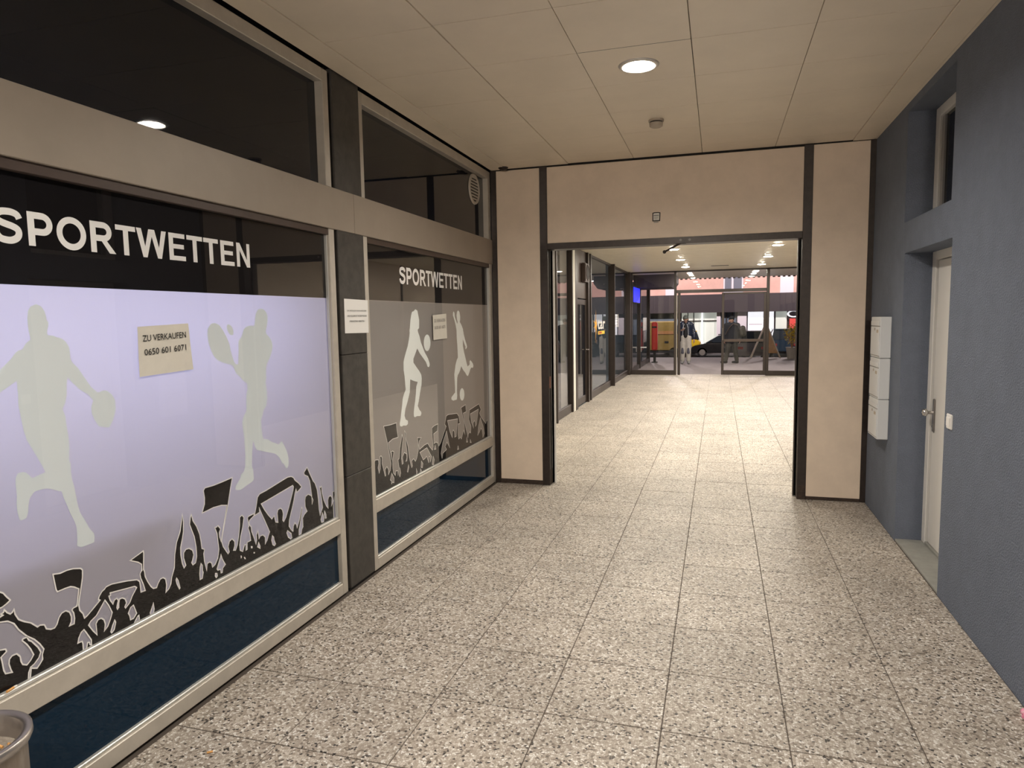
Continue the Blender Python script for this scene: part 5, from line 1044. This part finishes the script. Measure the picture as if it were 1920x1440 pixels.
jk = [((-0.09, 0.02, 1.00), 0.125, (-0.10, 0.015, 1.36), 0.118), ((0.09, 0.02, 1.00), 0.125, (0.10, 0.015, 1.36), 0.118), ((-0.16, 0, 1.41), 0.075, (0.16, 0, 1.41), 0.075),
      ((0.20, 0, 1.39), 0.085, (0.285, 0.03, 1.12), 0.072), ((0.285, 0.03, 1.12), 0.072, (0.295, -0.03, 0.92), 0.060), ((-0.20, 0, 1.39), 0.085, (-0.275, -0.03, 1.13), 0.072), ((-0.275, -0.03, 1.13), 0.072, (-0.16, -0.20, 1.18), 0.055),
      ((-0.06, 0.03, 1.45), 0.05, (0.06, 0.03, 1.45), 0.05)]
# quilted rings
for s in (-1, 1):
    for k in range(5):
        z = 1.06 + 0.075 * k; jk.append(((s * 0.105, 0.015, z), 0.131, (s * 0.107, 0.015, z + 0.02), 0.131))
jko = blob('jacket', jk, 'navy_quilt', m1, 0.016, 3)
blob('shirt', [((0.0, -0.075, 1.00), 0.085, (0.0, -0.070, 1.40), 0.065)], 'black_cloth', m1, 0.016, 4)
for s in (-1, 1): MB().path([(s * 0.05, -0.125, 1.42), (s * 0.085, -0.150, 1.28), (s * 0.10, -0.150, 1.02)], 0.008).build('zip_edge', 'piping', jko)
for k in range(5):
    z = 1.10 + 0.06 * k; MB().path([(0.225 + 0.012 * (4 - k), -0.055, z), (0.275 + 0.012 * (4 - k), -0.045, z + 0.012)], 0.007).build('quilt_seam', 'piping', jko)
blob('cap', [((0, -0.03, 1.635), 0.098, (0, -0.03, 1.66), 0.085), ((-0.045, -0.12, 1.615), 0.018, (0.045, -0.12, 1.615), 0.018), ((-0.03, -0.15, 1.605), 0.016, (0.03, -0.15, 1.605), 0.016)], 'cap_pattern', m1, 0.013, 3)
blob('hair', [((-0.055, 0.03, 1.585), 0.045, (0.055, 0.03, 1.585), 0.045)], 'black_cloth', m1, 0.013, 2)
for s in (-1, 1): MB().ball((s * 0.032, -0.132, 1.592), 0.009, n=8, m=6).build('eye', 'ink', m1)
MB().box(-0.025, 0.025, -0.130, -0.122, 1.533, 1.540).build('mouth', 'strike_plate', m1)
blob('holster', [((-0.18, -0.07, 0.98), 0.045, (-0.185, -0.07, 0.84), 0.05)], 'black_cloth', m1, 0.014, 2)
m1.location = (-1.115, 25.28, 0)
ph = thing('smartphone', (-1.165, 25.28 - 0.335, 1.25), 'small phone held in the hand of the person in the doorway', 'phone')
MB().box(-1.23, -1.11, 24.925, 24.985, 1.262, 1.272).build('body', 'black_cloth', ph, bevel=0.003)
MB().box(-1.226, -1.114, 24.929, 24.981, 1.272, 1.274).build('screen', 'shop_light_white', ph)

# second person: walking off, seen from behind through the door glass
m2 = thing('person', (0, 0, 0), 'person in dark coat and hat walking behind the open glass door leaf', 'person')
body = [((0, 0, 0.92), 0.12, (0, 0, 1.10), 0.12), ((-0.06, 0, 1.10), 0.105, (-0.08, 0, 1.32), 0.105), ((0.06, 0, 1.10), 0.105, (0.08, 0, 1.32), 0.105), ((-0.15, 0, 1.37), 0.055, (0.15, 0, 1.37), 0.055),
        ((0, 0, 1.38), 0.055, (-0.01, -0.01, 1.46), 0.052), ((-0.01, 0, 1.545), 0.082, (-0.02, -0.01, 1.53), 0.078), ((-0.06, -0.01, 1.50), 0.045, (-0.085, -0.01, 1.485), 0.035), ((-0.105, -0.01, 1.53), 0.014, (-0.118, -0.01, 1.515), 0.012), ((0.01, -0.085, 1.54), 0.016, (0.01, -0.085, 1.52), 0.014),
        ((-0.07, 0, 0.90), 0.095, (-0.13, -0.02, 0.50), 0.062), ((-0.13, -0.02, 0.50), 0.062, (-0.20, 0, 0.10), 0.042), ((-0.18, 0, 0.05), 0.04, (-0.34, -0.02, 0.035), 0.032),
        ((0.07, 0, 0.90), 0.095, (0.11, 0.0, 0.50), 0.062), ((0.11, 0, 0.50), 0.062, (0.18, 0.04, 0.10), 0.042), ((0.19, 0.04, 0.06), 0.04, (0.06, 0.03, 0.035), 0.032),
        ((-0.19, 0, 1.36), 0.055, (-0.24, -0.02, 1.08), 0.044), ((-0.24, -0.02, 1.08), 0.044, (-0.25, -0.10, 0.86), 0.030), ((0.19, 0, 1.36), 0.055, (0.25, 0.03, 1.08), 0.044), ((0.25, 0.03, 1.08), 0.044, (0.27, 0.0, 0.86), 0.030)]
body += fingers((-0.252, -0.115, 0.80), (0, -0.1, -1), (0, -1, 0), (1, 0, 0), 0.35) + fingers((0.272, 0.0, 0.80), (0, 0, -1), (0, -1, 0), (-1, 0, 0), 0.35)
blob('body', body, 'skin', m2, 0.012, 3)
blob('trousers', [((-0.07, 0, 0.92), 0.12, (-0.13, -0.015, 0.50), 0.092), ((-0.13, -0.015, 0.50), 0.092, (-0.20, 0.0, 0.12), 0.072), ((0.07, 0, 0.92), 0.12, (0.11, 0, 0.50), 0.092), ((0.11, 0, 0.50), 0.092, (0.18, 0.04, 0.12), 0.072)], 'olive_cloth', m2, 0.016, 5)
blob('coat', [((-0.09, 0, 0.80), 0.135, (-0.10, 0, 1.32), 0.12), ((0.09, 0, 0.80), 0.135, (0.10, 0, 1.32), 0.12), ((0, 0, 0.80), 0.14, (0, 0, 1.34), 0.128), ((-0.16, 0, 1.37), 0.078, (0.16, 0, 1.37), 0.078), ((-0.20, 0, 1.35), 0.082, (-0.255, -0.02, 1.08), 0.07), ((-0.255, -0.02, 1.08), 0.07, (-0.255, -0.09, 0.89), 0.056), ((0.20, 0, 1.35), 0.082, (0.265, 0.03, 1.08), 0.07), ((0.265, 0.03, 1.08), 0.07, (0.275, 0.0, 0.89), 0.056), ((-0.05, 0.0, 1.42), 0.055, (0.05, 0.0, 1.42), 0.055)], 'anthracite_cloth', m2, 0.016, 5)
blob('hat', [((-0.01, 0, 1.585), 0.095, (-0.01, 0, 1.605), 0.08), ((-0.11, -0.05, 1.565), 0.018, (-0.11, 0.05, 1.565), 0.018)], 'black_cloth', m2, 0.013, 3)
for s, nx in ((-1, -0.18), (1, 0.20)): blob('shoe', [((nx, 0.0 if s < 0 else 0.04, 0.05), 0.052, (nx - 0.16, -0.02 if s < 0 else 0.03, 0.042), 0.04)], 'black_cloth', m2, 0.014, 3)
m2.location = (0.46, 25.6, 0)
bg_ = thing('shoulder_bag', (0.72, 25.5, 0.95), 'round dark bag slung over the shoulder of the person behind the door glass', 'bag')
blob('pouch', [((0.84, 25.48, 1.06), 0.11, (0.82, 25.48, 1.24), 0.10), ((0.79, 25.44, 1.04), 0.09, (0.78, 25.44, 1.20), 0.09)], 'olive_cloth', bg_, 0.016, 4)
MB().path([(0.66, 25.45, 1.36), (0.50, 25.465, 1.40), (0.36, 25.455, 1.25), (0.24, 25.45, 1.02)], 0.016).build('strap', 'brown_panel', bg_)
